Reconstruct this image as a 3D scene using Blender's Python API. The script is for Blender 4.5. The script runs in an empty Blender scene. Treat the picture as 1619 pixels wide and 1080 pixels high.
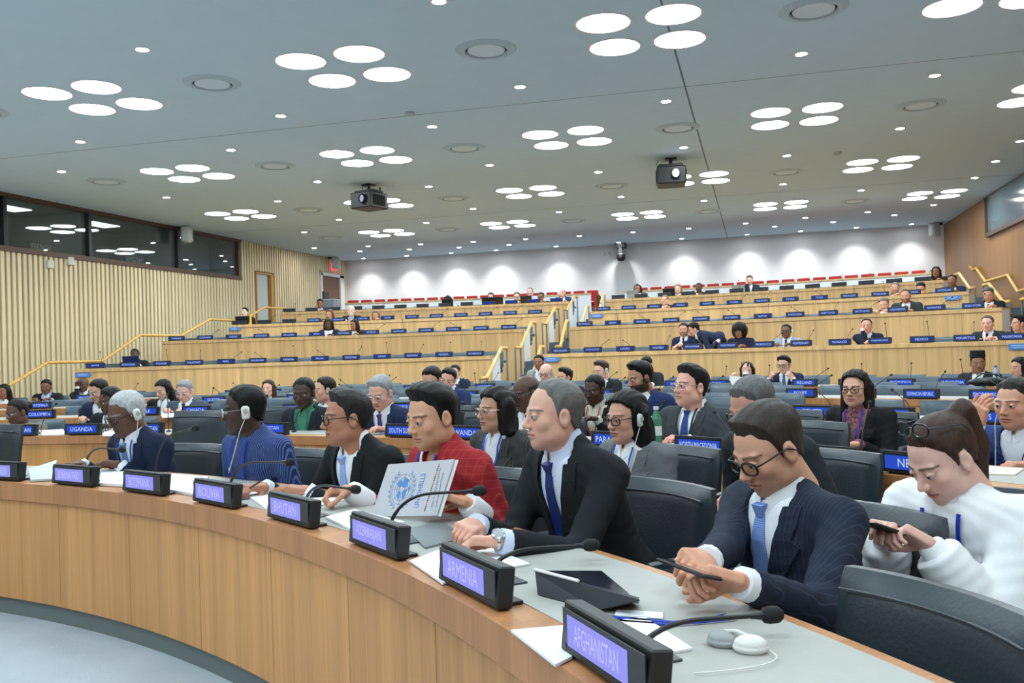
import bpy, bmesh, math, random
import numpy as np
from mathutils import Vector, Matrix
random.seed(7); rng = np.random.default_rng(7)
S = bpy.context.scene
COL = S.collection

# ------------------------------------------------------------------ camera, world, exposure
FPX, PHI, ROLL, PITCH, HCAM = 1436.1, .2635, .032, .0112, 1.39
def _basis():
    w = np.array([0, math.cos(PITCH), math.sin(PITCH)]); u0 = np.array([0, -math.sin(PITCH), math.cos(PITCH)]); r0 = np.array([1., 0, 0])
    r = r0*math.cos(ROLL)-u0*math.sin(ROLL); u = u0*math.cos(ROLL)+r0*math.sin(ROLL)
    c, s = math.cos(PHI), math.sin(PHI); M = np.array([[c, -s, 0], [s, c, 0], [0, 0, 1]])
    return M@r, M@u, M@w
CR, CU, CW = _basis()
cam = bpy.data.cameras.new('camera'); camo = bpy.data.objects.new('camera', cam); COL.objects.link(camo)
cam.sensor_width = 36; cam.lens = 36*FPX/1619; cam.clip_start = .05; cam.clip_end = 200
camo.matrix_world = Matrix(((CR[0], CU[0], -CW[0], 0), (CR[1], CU[1], -CW[1], 0), (CR[2], CU[2], -CW[2], HCAM), (0, 0, 0, 1)))
S.camera = camo
S.view_settings.view_transform = 'Standard'; S.view_settings.look = 'None'
S.view_settings.gamma = 1; S.view_settings.use_curve_mapping = False
S.view_settings.exposure = 0.0
S.cycles.use_denoising = True
S.cycles.max_bounces = 6; S.cycles.diffuse_bounces = 4; S.cycles.glossy_bounces = 3; S.cycles.transparent_max_bounces = 12
S.cycles.sample_clamp_indirect = 6
wd = bpy.data.worlds.new('world'); S.world = wd; wd.use_nodes = True
wd.node_tree.nodes['Background'].inputs[0].default_value = (.02, .024, .028, 1)
LIGHT_DISC = 29.0        # radiance of the big ceiling discs
LIGHT_COL = (.82, .95, 1.0)

# pixel -> place helpers (pixel frame 1619 x 1080)
C = np.array([-5.5356, -2.1429]); R1, RP = 6.4729, 2.6444      # all desk rows are arcs about C
ZC, XL, XR, YB, YF = 5.05, -15.06, 5.94, 31.92, -9.0
def ray(px, py): return CW+CR*(px-809.5)/FPX+CU*(540-py)/FPX
O3 = np.array([0, 0, HCAM])
def atz(px, py, z): d = ray(px, py); return O3+d*(z-HCAM)/d[2]
def atd(px, py, dep): return O3+ray(px, py)*dep
def atr(px, py, r):
    d = ray(px, py); a = d[:2]@d[:2]; b = -C@d[:2]; c = C@C-r*r
    return O3+d*((-b+math.sqrt(b*b-a*c))/a)
def atx(px, py, X): d = ray(px, py); return O3+d*X/d[0]
def aty(px, py, Y): d = ray(px, py); return O3+d*Y/d[1]
def proj(p):
    v = np.asarray(p, float)-O3; z = v@CW; return 809.5+FPX*(v@CR)/z, 540-FPX*(v@CU)/z, z
def pol(p): q = np.asarray(p)[:2]-C; return math.hypot(*q), math.degrees(math.atan2(q[0], q[1]))
def PP(r, th, z=0.): t = math.radians(th); return np.array([C[0]+r*math.sin(t), C[1]+r*math.cos(t), z])
def rowr(k): return R1+RP*k
TZ = [1.3205, 1.9046, 2.3463, 2.7788, 3.1497]                  # worktop heights of the tiers
def deskz(k): return .75 if k < 5 else TZ[k-5]
def floorz(k): return 0. if k < 5 else TZ[k-5]-.75

# ------------------------------------------------------------------ materials
def lin(c):
    o = []
    for v in c:
        v /= 255.; o.append(v/12.92 if v <= .04045 else ((v+.055)/1.055)**2.4)
    return tuple(o)
_M = {}
def mat(name, rgb, rough=.5, metal=0., spec=.5, var=.0, vscale=(8, 8, 8), bump=0., bscale=(60, 60, 60), rnd=0., emit=None, attr=None, coat=0.):
    if name in _M: return _M[name]
    m = bpy.data.materials.new(name); m.use_nodes = True; nt = m.node_tree; N = nt.nodes; L = nt.links
    b = N['Principled BSDF']; b.inputs['Roughness'].default_value = rough; b.inputs['Metallic'].default_value = metal
    b.inputs['Specular IOR Level'].default_value = spec; b.inputs['Coat Weight'].default_value = coat
    col = lin(rgb)+(1,); b.inputs['Base Color'].default_value = col
    tc = N.new('ShaderNodeTexCoord'); src = None
    if attr:
        a = N.new('ShaderNodeAttribute'); a.attribute_name = attr; src = a.outputs['Color']
    if var > 0 or rnd > 0:
        hsv = N.new('ShaderNodeHueSaturation')
        if src: L.new(src, hsv.inputs['Color'])
        else: hsv.inputs['Color'].default_value = col
        val = None
        if var > 0:
            mp = N.new('ShaderNodeMapping'); mp.inputs['Scale'].default_value = vscale; L.new(tc.outputs['Object'], mp.inputs[0])
            nz = N.new('ShaderNodeTexNoise'); nz.inputs['Scale'].default_value = 1; nz.inputs['Detail'].default_value = 5; L.new(mp.outputs[0], nz.inputs['Vector'])
            mr = N.new('ShaderNodeMapRange'); mr.inputs[1].default_value = .3; mr.inputs[2].default_value = .7
            mr.inputs[3].default_value = 1-var; mr.inputs[4].default_value = 1+var; L.new(nz.outputs[0], mr.inputs[0]); val = mr.outputs[0]
        if rnd > 0:
            oi = N.new('ShaderNodeObjectInfo'); mr2 = N.new('ShaderNodeMapRange'); mr2.inputs[3].default_value = 1-rnd; mr2.inputs[4].default_value = 1+rnd
            L.new(oi.outputs['Random'], mr2.inputs[0])
            if val:
                mm = N.new('ShaderNodeMath'); mm.operation = 'MULTIPLY'; L.new(val, mm.inputs[0]); L.new(mr2.outputs[0], mm.inputs[1]); val = mm.outputs[0]
            else: val = mr2.outputs[0]
        L.new(val, hsv.inputs['Value']); src = hsv.outputs[0]
    if src: L.new(src, b.inputs['Base Color'])
    if bump > 0:
        mp2 = N.new('ShaderNodeMapping'); mp2.inputs['Scale'].default_value = bscale; L.new(tc.outputs['Object'], mp2.inputs[0])
        n2 = N.new('ShaderNodeTexNoise'); n2.inputs['Scale'].default_value = 1; n2.inputs['Detail'].default_value = 3; L.new(mp2.outputs[0], n2.inputs['Vector'])
        bp = N.new('ShaderNodeBump'); bp.inputs['Strength'].default_value = bump; bp.inputs['Distance'].default_value = .01
        L.new(n2.outputs[0], bp.inputs['Height']); L.new(bp.outputs[0], b.inputs['Normal'])
    if emit:
        b.inputs['Emission Color'].default_value = lin(emit[0])+(1,); b.inputs['Emission Strength'].default_value = emit[1]
    _M[name] = m; return m
def wood(name, rgb, rnd=.08, rough=.42):
    """vertical veneer: leaf-to-leaf tone plus fine vertical grain"""
    if name in _M: return _M[name]
    m = mat(name, rgb, rough=rough, var=.15, vscale=(11, 11, .22), rnd=rnd, bump=.04, bscale=(160, 160, 3))
    nt = m.node_tree; N = nt.nodes; L = nt.links; b = N['Principled BSDF']
    src = b.inputs['Base Color'].links[0].from_socket
    tc = N.new('ShaderNodeTexCoord'); mp = N.new('ShaderNodeMapping'); mp.inputs['Scale'].default_value = (70, 70, 1.2); L.new(tc.outputs['Object'], mp.inputs[0])
    nz = N.new('ShaderNodeTexNoise'); nz.inputs['Scale'].default_value = 1; nz.inputs['Detail'].default_value = 4; L.new(mp.outputs[0], nz.inputs['Vector'])
    mx = N.new('ShaderNodeMix'); mx.data_type = 'RGBA'; mx.blend_type = 'MULTIPLY'; mx.inputs[0].default_value = .35
    cr = N.new('ShaderNodeValToRGB'); cr.color_ramp.elements[0].position = .35; cr.color_ramp.elements[0].color = (.62, .55, .48, 1); cr.color_ramp.elements[1].position = .6; cr.color_ramp.elements[1].color = (1, 1, 1, 1)
    L.new(nz.outputs[0], cr.inputs[0]); L.new(src, mx.inputs[6]); L.new(cr.outputs[0], mx.inputs[7]); L.new(mx.outputs[2], b.inputs['Base Color'])
    return m
def emis(name, rgb, st):
    if name in _M: return _M[name]
    m = bpy.data.materials.new(name); m.use_nodes = True; nt = m.node_tree; nt.nodes.clear()
    e = nt.nodes.new('ShaderNodeEmission'); e.inputs[0].default_value = tuple(rgb)+(1,); e.inputs[1].default_value = st
    o = nt.nodes.new('ShaderNodeOutputMaterial'); nt.links.new(e.outputs[0], o.inputs[0]); _M[name] = m; return m
def glassy(name, tint=(.9, .95, .95), refl=.10, trans=1.):
    if name in _M: return _M[name]
    m = bpy.data.materials.new(name); m.use_nodes = True; nt = m.node_tree; nt.nodes.clear()
    t = nt.nodes.new('ShaderNodeBsdfTransparent'); t.inputs[0].default_value = tuple(tint)+(1,)
    g = nt.nodes.new('ShaderNodeBsdfGlossy'); g.inputs['Roughness'].default_value = .02
    mx = nt.nodes.new('ShaderNodeMixShader'); lw = nt.nodes.new('ShaderNodeLayerWeight'); fr = nt.nodes.new('ShaderNodeMath'); fr.operation = 'POWER'; fr.inputs[1].default_value = 4.; nt.links.new(lw.outputs['Facing'], fr.inputs[0])
    mm = nt.nodes.new('ShaderNodeMath'); mm.operation = 'MULTIPLY_ADD'; mm.inputs[1].default_value = .8; mm.inputs[2].default_value = refl
    nt.links.new(fr.outputs[0], mm.inputs[0]); nt.links.new(mm.outputs[0], mx.inputs[0]); nt.links.new(t.outputs[0], mx.inputs[1]); nt.links.new(g.outputs[0], mx.inputs[2])
    o = nt.nodes.new('ShaderNodeOutputMaterial'); nt.links.new(mx.outputs[0], o.inputs[0]); _M[name] = m; return m

WOOD = wood('oak veneer', (202, 146, 86)); WOODT = wood('oak veneer tier', (230, 188, 130), rnd=.05)
NOSE = wood('oak nosing', (184, 128, 82), rnd=.02); SLATM = wood('slat oak', (236, 220, 180), rnd=.07, rough=.5)
WALLW = wood('wall oak', (150, 104, 50), rnd=.05); SLATB = mat('slat backing', (150, 126, 88), .8)
DESKG = mat('grey desk inlay', (168, 168, 162), .55, var=.03, vscale=(20, 20, 20))
CEIL = mat('ceiling paint', (206, 227, 238), .9, var=.015, vscale=(3, 3, 3)); WHITE = mat('white wall', (234, 236, 238), .85, var=.01, vscale=(2, 2, 2))
CARPET = mat('pale carpet', (178, 186, 194), .95, var=.09, vscale=(2.2, 2.2, 2.2), bump=.5, bscale=(300, 300, 300)); CARPETD = mat('grey carpet', (84, 94, 102), .95, var=.06, vscale=(6, 6, 6), bump=.4, bscale=(250, 250, 250))
KICK = mat('grey kick plate', (104, 114, 112), .6); BRONZE = mat('bronze frame', (92, 70, 58), .5, metal=.3)
LEATH = mat('black leather', (38, 50, 57), .36, spec=.6, bump=.12, bscale=(90, 90, 90), var=.06, vscale=(9, 9, 9)); LEATH_SHEEN = mat('leather painted sheen', (70, 88, 100), .36, spec=.6, bump=.10, bscale=(70, 70, 70))  # second leather: same chairs farther back, gloss reflection painted in as a paler tone
BLACK = mat('black plastic', (22, 25, 27), .45); BLACKM = mat('matt black', (14, 15, 16), .8); STEEL = mat('steel post', (128, 142, 148), .4, metal=.5)
CHROME = mat('chrome', (190, 192, 195), .22, metal=.9); RAILW = wood('rail oak', (226, 178, 96), rnd=.02); TRIMR = mat('white trim', (225, 228, 230), .5)
PAPER = mat('white paper', (236, 238, 242), .8); RED = mat('red seat fabric', (176, 44, 40), .8)

# ------------------------------------------------------------------ mesh helpers
class MB:
    def __init__(s): s.v = []; s.f = []
    def add(s, vs, fs):
        n = len(s.v); s.v += [tuple(map(float, p)) for p in vs]; s.f += [tuple(i+n for i in f) for f in fs]; return s
    def box(s, c, h, rot=None):
        c = np.asarray(c, float); vs = [np.array([x, y, z])*np.asarray(h, float) for x in (-1, 1) for y in (-1, 1) for z in (-1, 1)]
        if rot is not None: vs = [np.asarray(rot)@v for v in vs]
        return s.add([c+v for v in vs], [(0, 1, 3, 2), (4, 6, 7, 5), (0, 4, 5, 1), (2, 3, 7, 6), (0, 2, 6, 4), (1, 5, 7, 3)])
    def rbox(s, c, h, b=.01, rot=None):
        """box with chamfered edges"""
        c = np.asarray(c, float); h = np.asarray(h, float); vs = []; 
        for i, sg in enumerate([(x, y, z) for x in (-1, 1) for y in (-1, 1) for z in (-1, 1)]):
            for a in range(3):
                q = h-b; q = q.copy(); q[a] = h[a]; vs.append(q*np.array(sg))
        ix = lambda x, y, z, a: ((x*4+y*2+z)*3+a)
        fs = []
        for a in range(3):
            o = [k for k in range(3) if k != a]
            for sg in (0, 1):
                cs = []
                for (p, q) in ((0, 0), (1, 0), (1, 1), (0, 1)):
                    t = [0, 0, 0]; t[a] = sg; t[o[0]] = p; t[o[1]] = q; cs.append(ix(*t, a))
                if (sg == 1) != (a == 1): fs.append(tuple(cs))
                else: fs.append(tuple(reversed(cs)))
        for a in range(3):
            o = [k for k in range(3) if k != a]
            for p in (0, 1):
                for q in (0, 1):
                    t0 = [0, 0, 0]; t1 = [0, 0, 0]; t1[a] = 1
                    for t in (t0, t1): t[o[0]] = p; t[o[1]] = q
                    fs.append((ix(*t0, o[0]), ix(*t1, o[0]), ix(*t1, o[1]), ix(*t0, o[1])))
        for x in (0, 1):
            for y in (0, 1):
                for z in (0, 1): fs.append((ix(x, y, z, 0), ix(x, y, z, 1), ix(x, y, z, 2)))
        if rot is not None: vs = [np.asarray(rot)@v for v in vs]
        return s.add([c+v for v in vs], fs)
    def prism(s, pts, z0, z1):
        n = len(pts); vs = [(x, y, z0) for x, y in pts]+[(x, y, z1) for x, y in pts]
        return s.add(vs, [tuple(range(n-1, -1, -1)), tuple(range(n, 2*n))]+[(i, (i+1) % n, n+(i+1) % n, n+i) for i in range(n)])
    def tube(s, pts, rad, n=8, cap=True):
        pts = [np.asarray(p, float) for p in pts]; m = len(pts)
        rad = rad if hasattr(rad, '__len__') else [rad]*m; vs = []; up = None
        for i in range(m):
            t = pts[min(i+1, m-1)]-pts[max(i-1, 0)]; t = t/(np.linalg.norm(t)+1e-9)
            if up is None: up = np.array([0, 0, 1.]) if abs(t[2]) < .9 else np.array([1., 0, 0])
            a = np.cross(t, up); a /= np.linalg.norm(a)+1e-9; bb = np.cross(a, t); up = bb
            for k in range(n):
                q = 2*math.pi*k/n; vs.append(pts[i]+rad[i]*(math.cos(q)*a+math.sin(q)*bb))
        fs = [(i*n+k, i*n+(k+1) % n, (i+1)*n+(k+1) % n, (i+1)*n+k) for i in range(m-1) for k in range(n)]
        if cap: fs += [tuple(range(n-1, -1, -1)), tuple(range((m-1)*n, m*n))]
        return s.add(vs, fs)
    def lathe(s, prof, n=16, o=(0, 0, 0), axis=None, caps=True):
        vs = []; o = np.asarray(o, float)
        A = np.eye(3) if axis is None else axis
        for r, z in prof:
            for k in range(n):
                q = 2*math.pi*k/n; vs.append(o+A@np.array([r*math.cos(q), r*math.sin(q), z]))
        m = len(prof); fs = [(i*n+k, i*n+(k+1) % n, (i+1)*n+(k+1) % n, (i+1)*n+k) for i in range(m-1) for k in range(n)]
        if caps and prof[0][0] > 1e-6: fs.append(tuple(range(n-1, -1, -1)))
        if caps and prof[-1][0] > 1e-6: fs.append(tuple(range((m-1)*n, m*n)))
        return s.add(vs, fs)
    def arc(s, prof, th0, th1, n=None):
        """sweep a closed (r,z) profile about C from angle th0 to th1 (degrees)"""
        n = n or max(2, int(abs(th1-th0)/1.2)+1); m = len(prof); vs = []
        for i in range(n+1):
            th = th0+(th1-th0)*i/n
            for r, z in prof: vs.append(PP(r, th, z))
        fs = [(i*m+k, (i+1)*m+k, (i+1)*m+(k+1) % m, i*m+(k+1) % m) for i in range(n) for k in range(m)]
        fs += [tuple(range(m)), tuple(range((n+1)*m-1, n*m-1, -1))]
        return s.add(vs, fs)
    def ribbon(s, a, b, nrm, th):
        """strip between two polylines a,b, thickened along nrm"""
        m = len(a); a = [np.asarray(p, float) for p in a]; b = [np.asarray(p, float) for p in b]; nn = np.asarray(nrm, float)
        if nn.ndim == 1: nn = np.repeat(nn[None], m, 0)
        vs = a+b+[a[i]+nn[i]*th for i in range(m)]+[b[i]+nn[i]*th for i in range(m)]; fs = []
        for i in range(m-1):
            fs += [(i, m+i, m+i+1, i+1), (2*m+i, 2*m+i+1, 3*m+i+1, 3*m+i), (i, i+1, 2*m+i+1, 2*m+i), (m+i, 3*m+i, 3*m+i+1, m+i+1)]
        fs += [(0, 2*m, 3*m, m), (m-1, 2*m-1, 4*m-1, 3*m-1)]
        return s.add(vs, fs)
    def mesh(s, name, m, smooth=False):
        me = bpy.data.meshes.new(name); me.from_pydata(s.v, [], s.f); me.materials.append(m)
        bm = bmesh.new(); bm.from_mesh(me); bmesh.ops.recalc_face_normals(bm, faces=bm.faces); bm.to_mesh(me); bm.free()
        if smooth:
            me.polygons.foreach_set('use_smooth', [True]*len(me.polygons))
            try: me.set_sharp_from_angle(angle=math.radians(40))
            except Exception: pass
        return me
    def build(s, name, m, parent=None, smooth=False, **kw): return obj(name, s.mesh(name, m, smooth), parent, **kw)
def obj(name, data, parent=None, label=None, cat=None, group=None, kind=None, loc=None, rz=None, mw=None):
    o = bpy.data.objects.new(name, data); COL.objects.link(o)
    if parent: o.parent = parent
    if loc is not None: o.location = tuple(loc)
    if rz is not None: o.rotation_euler = (0, 0, rz)
    if mw is not None: o.matrix_local = mw
    if label: o['label'] = label
    if cat: o['category'] = cat
    if group: o['group'] = group
    if kind: o['kind'] = kind
    return o
def thing(name, label, cat, loc=(0, 0, 0), rz=0., group=None, kind=None): return obj(name, None, None, label, cat, group, kind, loc, rz)
def facing(th): # z-rotation that turns local +Y toward the arc centre from angle th
    t = math.radians(th); return math.atan2(math.sin(t), -math.cos(t))
def seatframe(th): return facing(th)
# ------------------------------------------------------------------ the room shell
def struct(name, mb, m, label, parent=None, cat=None):
    return mb.build(name, m, parent, kind='structure' if parent is None else None, label=label, cat=cat)
fl = struct('floor', MB().box(((XL+XR)/2, (YB+YF)/2, -.05), ((XR-XL)/2+.3, (YB-YF)/2+.3, .05)), CARPET, 'pale grey carpet of the open floor', cat='floor')
ce = struct('ceiling', MB().box(((XL+XR)/2, (YB+YF)/2, ZC+.1), ((XR-XL)/2+.3, (YB-YF)/2+.3, .1)), CEIL, 'flat pale blue-grey ceiling', cat='ceiling')
# ceiling panel joints, thin recess shadows as dark strips let into the plaster
JOINT = mat('ceiling joint', (120, 130, 136), .9)
for X in (-.86,): MB().box((X, (9+YB)/2-3, ZC-.001), (.012, (YB-6)/2+3, .002)).build('joint', JOINT, ce)
for Y in (13., 22.9): MB().box(((XL+XR)/2, Y, ZC-.0005), ((XR-XL)/2, .006, .0015)).build('joint', JOINT, ce)
wb = struct('wall_back', MB().box(((XL+XR)/2, YB+.1, ZC/2), ((XR-XL)/2+.3, .1, ZC/2)), WHITE, 'plain white back wall above the top tier', cat='wall')
wf = struct('wall_front', MB().box(((XL+XR)/2, YF-.1, ZC/2), ((XR-XL)/2+.3, .1, ZC/2)), WALLW, 'wood panelled front wall', cat='wall')
wl = struct('wall_left', MB().box((XL-.17, (YB+YF)/2, 1.92), (.1, (YB-YF)/2, 1.92)).box((XL-.17, (24.45+YB)/2, 4.45), (.1, (YB-24.45)/2, .605)).box((XL-.17, (YF+7.5)/2, 4.45), (.1, (7.5-YF)/2, .605)), SLATB, 'side wall clad in vertical oak slats', cat='wall')
wr = struct('wall_right', MB().box((XR+.1, (YB+YF)/2, ZC/2), (.1, (YB-YF)/2, ZC/2)), WALLW, 'orange-brown veneered side wall with a handrail', cat='wall')
# right wall veneer panels, joints between them
for i in range(10):
    y0 = 12+i*2.; MB().box((XR-.006, y0+1., 2.5), (.006, .995, 2.5)).build('panel', WALLW, wr)
# slats of the left wall
BZ0, BZ1, BY1 = 3.93, 5.0, 24.42        # interpreters' booth window band
slat_lo = MB().rbox((0, 0, BZ0/2-.03), (.035, .048, BZ0/2-.03), .008).mesh('slat', SLATM); slat_hi = MB().rbox((0, 0, ZC/2), (.035, .048, ZC/2), .008).mesh('slat', SLATM)
DOOR1 = (25.35, 26.35, 4.12); DOOR2 = (29.7, 31.5, 4.45)
y = 9.0
while y < YB-.05:
    if y < BY1+.05: obj('slat', slat_lo, wl, loc=(XL-.035, y, 0))
    elif DOOR1[0]-.05 < y < DOOR1[1]+.05 or DOOR2[0]-.1 < y < DOOR2[1]+.1:
        zt = DOOR1[2] if y < 28 else DOOR2[2]
        MB().rbox((0, 0, (ZC+zt)/2+.03), (.035, .048, (ZC-zt)/2-.03), .008).build('slat', SLATM, wl, loc=(XL-.035, y, 0))
    else: obj('slat', slat_hi, wl, loc=(XL-.035, y, 0))
    y += .15
# doors in the left wall
d1 = struct('door_1', MB().box((XL-.06, (DOOR1[0]+DOOR1[1])/2-.12, DOOR1[2]/2), (.012, .36, DOOR1[2]/2)), mat('pale door', (196, 206, 204), .6), 'tall pale door recessed between the oak slats', cat='door')
MB().box((XL-.03, DOOR1[1]-.05, DOOR1[2]/2), (.05, .07, DOOR1[2]/2)).box((XL-.03, DOOR1[0]-.0, DOOR1[2]/2), (.05, .02, DOOR1[2]/2)).box((XL-.03, (DOOR1[0]+DOOR1[1])/2, DOOR1[2]), (.05, .5, .02)).build('door_frame', mat('door frame oak', (206, 152, 74), .5), d1)
d2 = struct('door_2', MB().box((XL-.02, (DOOR2[0]+DOOR2[1])/2-.1, 3.35), (.02, .68, 1.05)), mat('brown door', (106, 68, 42), .5, var=.08, vscale=(8, 8, .5)), 'dark brown wooden door under the red exit sign', cat='door')
MB().box((XL+.01, DOOR2[0], 3.35), (.05, .07, 1.1)).box((XL+.01, DOOR2[1]-.15, 3.35), (.05, .16, 1.1)).box((XL+.01, (DOOR2[0]+DOOR2[1])/2, 4.42), (.05, .95, .06)).build('door_frame', TRIMR, d2)
# interpreters' booth: a real recessed room behind glass
BX = XL-2.2
booth = struct('window_1', MB().box((XL-.1, 16, BZ0-.05), (.14, 8.5, .055)).box((XL-.1, 16, BZ1+.02), (.14, 8.5, .045)), BRONZE, "long bronze-framed window of the interpreters' booths", cat='window')
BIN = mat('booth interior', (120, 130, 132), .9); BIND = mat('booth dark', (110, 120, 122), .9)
MB().box((BX-.05, 16, 4.4), (.05, 8.5, .75)).build('booth_back_wall', BIND, booth)
MB().box(((BX+XL)/2-.1, 16, BZ0-.16), (1.1, 8.5, .05)).build('booth_floor', BIND, booth)
MB().box(((BX+XL)/2-.1, 16, ZC-.01), (1.1, 8.5, .03)).build('booth_ceiling', BIN, booth)
GLASS = glassy('booth glass', (.92, .95, .95), .09)
for yy in (13.5, 16.8, 19.8, 23.): MB().box((XL-1.2, yy, ZC-.05), (.25, .5, .012)).build('booth_fill_glow', emis('booth fill glow', (.9, .97, 1), 2.2), booth)  # added glowing panels, out of sight, to brighten the booth interior
posts = [11.4, 15.55, 18.05, 21.45, BY1]
for i, yy in enumerate(posts): MB().box((XL-.1, yy, (BZ0+BZ1)/2), (.1, .05, (BZ1-BZ0)/2)).build('mullion', BRONZE if i == 4 else BLACK, booth)
for a, b in zip(posts[:-1], posts[1:]):
    MB().box((XL-.06, (a+b)/2, (BZ0+BZ1)/2), (.006, (b-a)/2-.05, (BZ1-BZ0)/2)).build('pane', GLASS, booth)
    MB().box(((BX+XL)/2-.1, b+.0, 4.45), (1.05, .04, .55)).build('booth_partition', BIN, booth)
MB().box((XL-1.0, 22.9, 4.43), (.03, 1.4, .55)).build('booth_screen', mat('booth screen', (112, 124, 130), .8), booth)
MB().box((XL-1.6, 16.9, 4.4), (.02, .35, .5)).build('curtain', BIN, booth)
def text_mesh(s, m, name='lettering', size=1., w=None, h=None, res=2):
    cu = bpy.data.curves.new('txt', 'FONT'); cu.body = s; cu.size = size; cu.align_x = 'CENTER'; cu.align_y = 'CENTER'; cu.resolution_u = res
    o = bpy.data.objects.new('txt', cu); me = bpy.data.meshes.new_from_object(o)
    bpy.data.objects.remove(o); bpy.data.curves.remove(cu); me.name = name
    n = len(me.vertices); co = np.zeros(n*3); me.vertices.foreach_get('co', co); co = co.reshape(-1, 3)
    if n:
        mn, mx = co.min(0), co.max(0); co -= (mn+mx)/2; ex = mx-mn
        sx = sy = 1.
        if h: sy = sx = h/ex[1]
        if w and ex[0]*sx > w: sx = w/ex[0]
        co[:, 0] *= sx; co[:, 1] *= sy; me.vertices.foreach_set('co', co.ravel())
    me.materials.clear(); me.materials.append(m); return me
def place_text(s, m, parent, origin, xdir, ydir, w, h, name='lettering', local=False):
    me = text_mesh(s, m, name, w=w, h=h); x = Vector(xdir).normalized(); y_ = Vector(ydir).normalized(); z = x.cross(y_)
    mw = Matrix(((x.x, y_.x, z.x, origin[0]), (x.y, y_.y, z.y, origin[1]), (x.z, y_.z, z.z, origin[2]), (0, 0, 0, 1)))
    o = obj(name, me, parent, mw=mw); return o
BTXT = mat('booth lettering', (150, 158, 160), .7)
for nm, yy in (('FRENCH', 16.65), ('ENGLISH', 19.75)):
    t = thing('booth_sign', 'small '+nm+' name board standing in the booth window', 'sign', (XL-.14, yy, BZ0+.0))
    MB().box((0, 0, .11), (.015, .36, .1)).build('board', mat('booth board', (52, 58, 60), .7), t)
    place_text(nm, BTXT, t, (.017, 0, .1), (0, 1, 0), (0, 0, 1), .55, .12)
rwin = struct('window_2', MB().box((XR-.02, 20.2, 4.02), (.09, 5.9, .05)).box((XR-.02, 26.1, 4.5), (.09, .05, .5)), BRONZE, 'bronze-framed booth window high on the veneered wall', cat='window')
MB().box((XR-.03, 20.2, 4.53), (.01, 5.85, .48)).build('pane', mat('dark booth glass', (96, 110, 114), .12, spec=.6), rwin)
# tier platforms and aisle steps
THW = lambda r, X: math.degrees(math.asin((X-C[0])/r))
AIL, AIR = .42, 1.38                     # the stair between the blocks, as arc length from angle 0
for k in range(5, 10):
    r0, r1_ = rowr(k)-.0, rowr(k+1) if k < 9 else 36.; z = floorz(k) if k < 9 else 2.42
    f_ = struct('floor', MB().arc([(r0+.03, -.0 if k == 5 else floorz(k-1)-.0), (r1_+.05, -.0 if k == 5 else floorz(k-1)), (r1_+.05, z), (r0+.03, z)], -33, 30, 50), CARPETD, 'grey carpeted platform under tier %d of the desks' % (k-4), cat='floor')
    # three treads leading up from the lower level, in the middle aisle and along both side walls
    zl = floorz(k-1) if k > 5 else 0.
    for a0, a1 in ((math.degrees(AIL/r0), math.degrees(AIR/r0)), (THW(r0, XL+.05), THW(r0, -13.75)), (THW(r0, 4.35), THW(r0, XR-.05))):
        for j in range(1, 4):
            hh = zl+(z-zl)*j/4; MB().arc([(r0+.04-.3*(4-j), zl), (r0+.05, zl), (r0+.05, hh), (r0+.04-.3*(4-j), hh)], a0, a1, 3).build('step', CARPETD, f_)
# ------------------------------------------------------------------ ceiling fixtures
DISC = emis('light disc', LIGHT_COL, LIGHT_DISC); DOWN = emis('downlight', (.97, .98, 1.), 330.)
ring = MB().lathe([(.30, 0), (.335, 0), (.335, -.006), (.30, -.006), (.30, 0)], 36, caps=False).mesh('trim_ring', TRIMR, True)
lens = MB().lathe([(.305, -.004), (0.0001, -.004)], 36, caps=False).mesh('lens', DISC)
for j, Y in enumerate([-4.15, .75, 5.65, 10.55, 15.4, 20.3, 25.2]):
    off = -4.92 if j % 2 else -6.8
    for i in range(-3, 4):
        X = off+3.76*i
        if not XL+1.6 < X < XR-1.0: continue
        for dx in (-.39, .39):
            for dy in (-.43, .43):
                o = thing('ceiling_light', 'large round glowing ceiling light, one of a cluster of four', 'ceiling light', (X+dx, Y+dy, ZC), group='round light discs in clusters of four')
                obj('lens', lens, o); obj('trim_ring', ring, o)
vring = MB().lathe([(.252, -.004), (.262, -.03), (.30, -.03), (.345, -.012), (.36, -.012), (.375, 0), (.36, .0)], 32, caps=False).mesh('rim', mat('vent rim', (186, 205, 214), .6), True)
vcore = MB().lathe([(.0001, -.02), (.225, -.02), (.225, 0)], 32).mesh('plate', mat('vent plate', (222, 236, 242), .8), True)
vgap = MB().lathe([(.215, -.003), (.26, -.003)], 32, caps=False).mesh('slot', mat('vent slot', (40, 44, 46), .8))
for j, Y in enumerate([5.65, 10.5, 15.4, 20.3, 25.3]):
    off = -4.92 if j % 2 == 0 else -6.8
    for i in range(-3, 4):
        X = off+3.76*i
        if not XL+1.6 < X < XR-2.: continue
        if j >= 1 and proj((X, Y, ZC))[0] > 1700: continue
        o = thing('ceiling_vent', 'round flat air diffuser set in the ceiling', 'air vent', (X, Y, ZC), group='round ceiling diffusers')
        obj('rim', vring, o); obj('plate', vcore, o); obj('slot', vgap, o)
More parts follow.
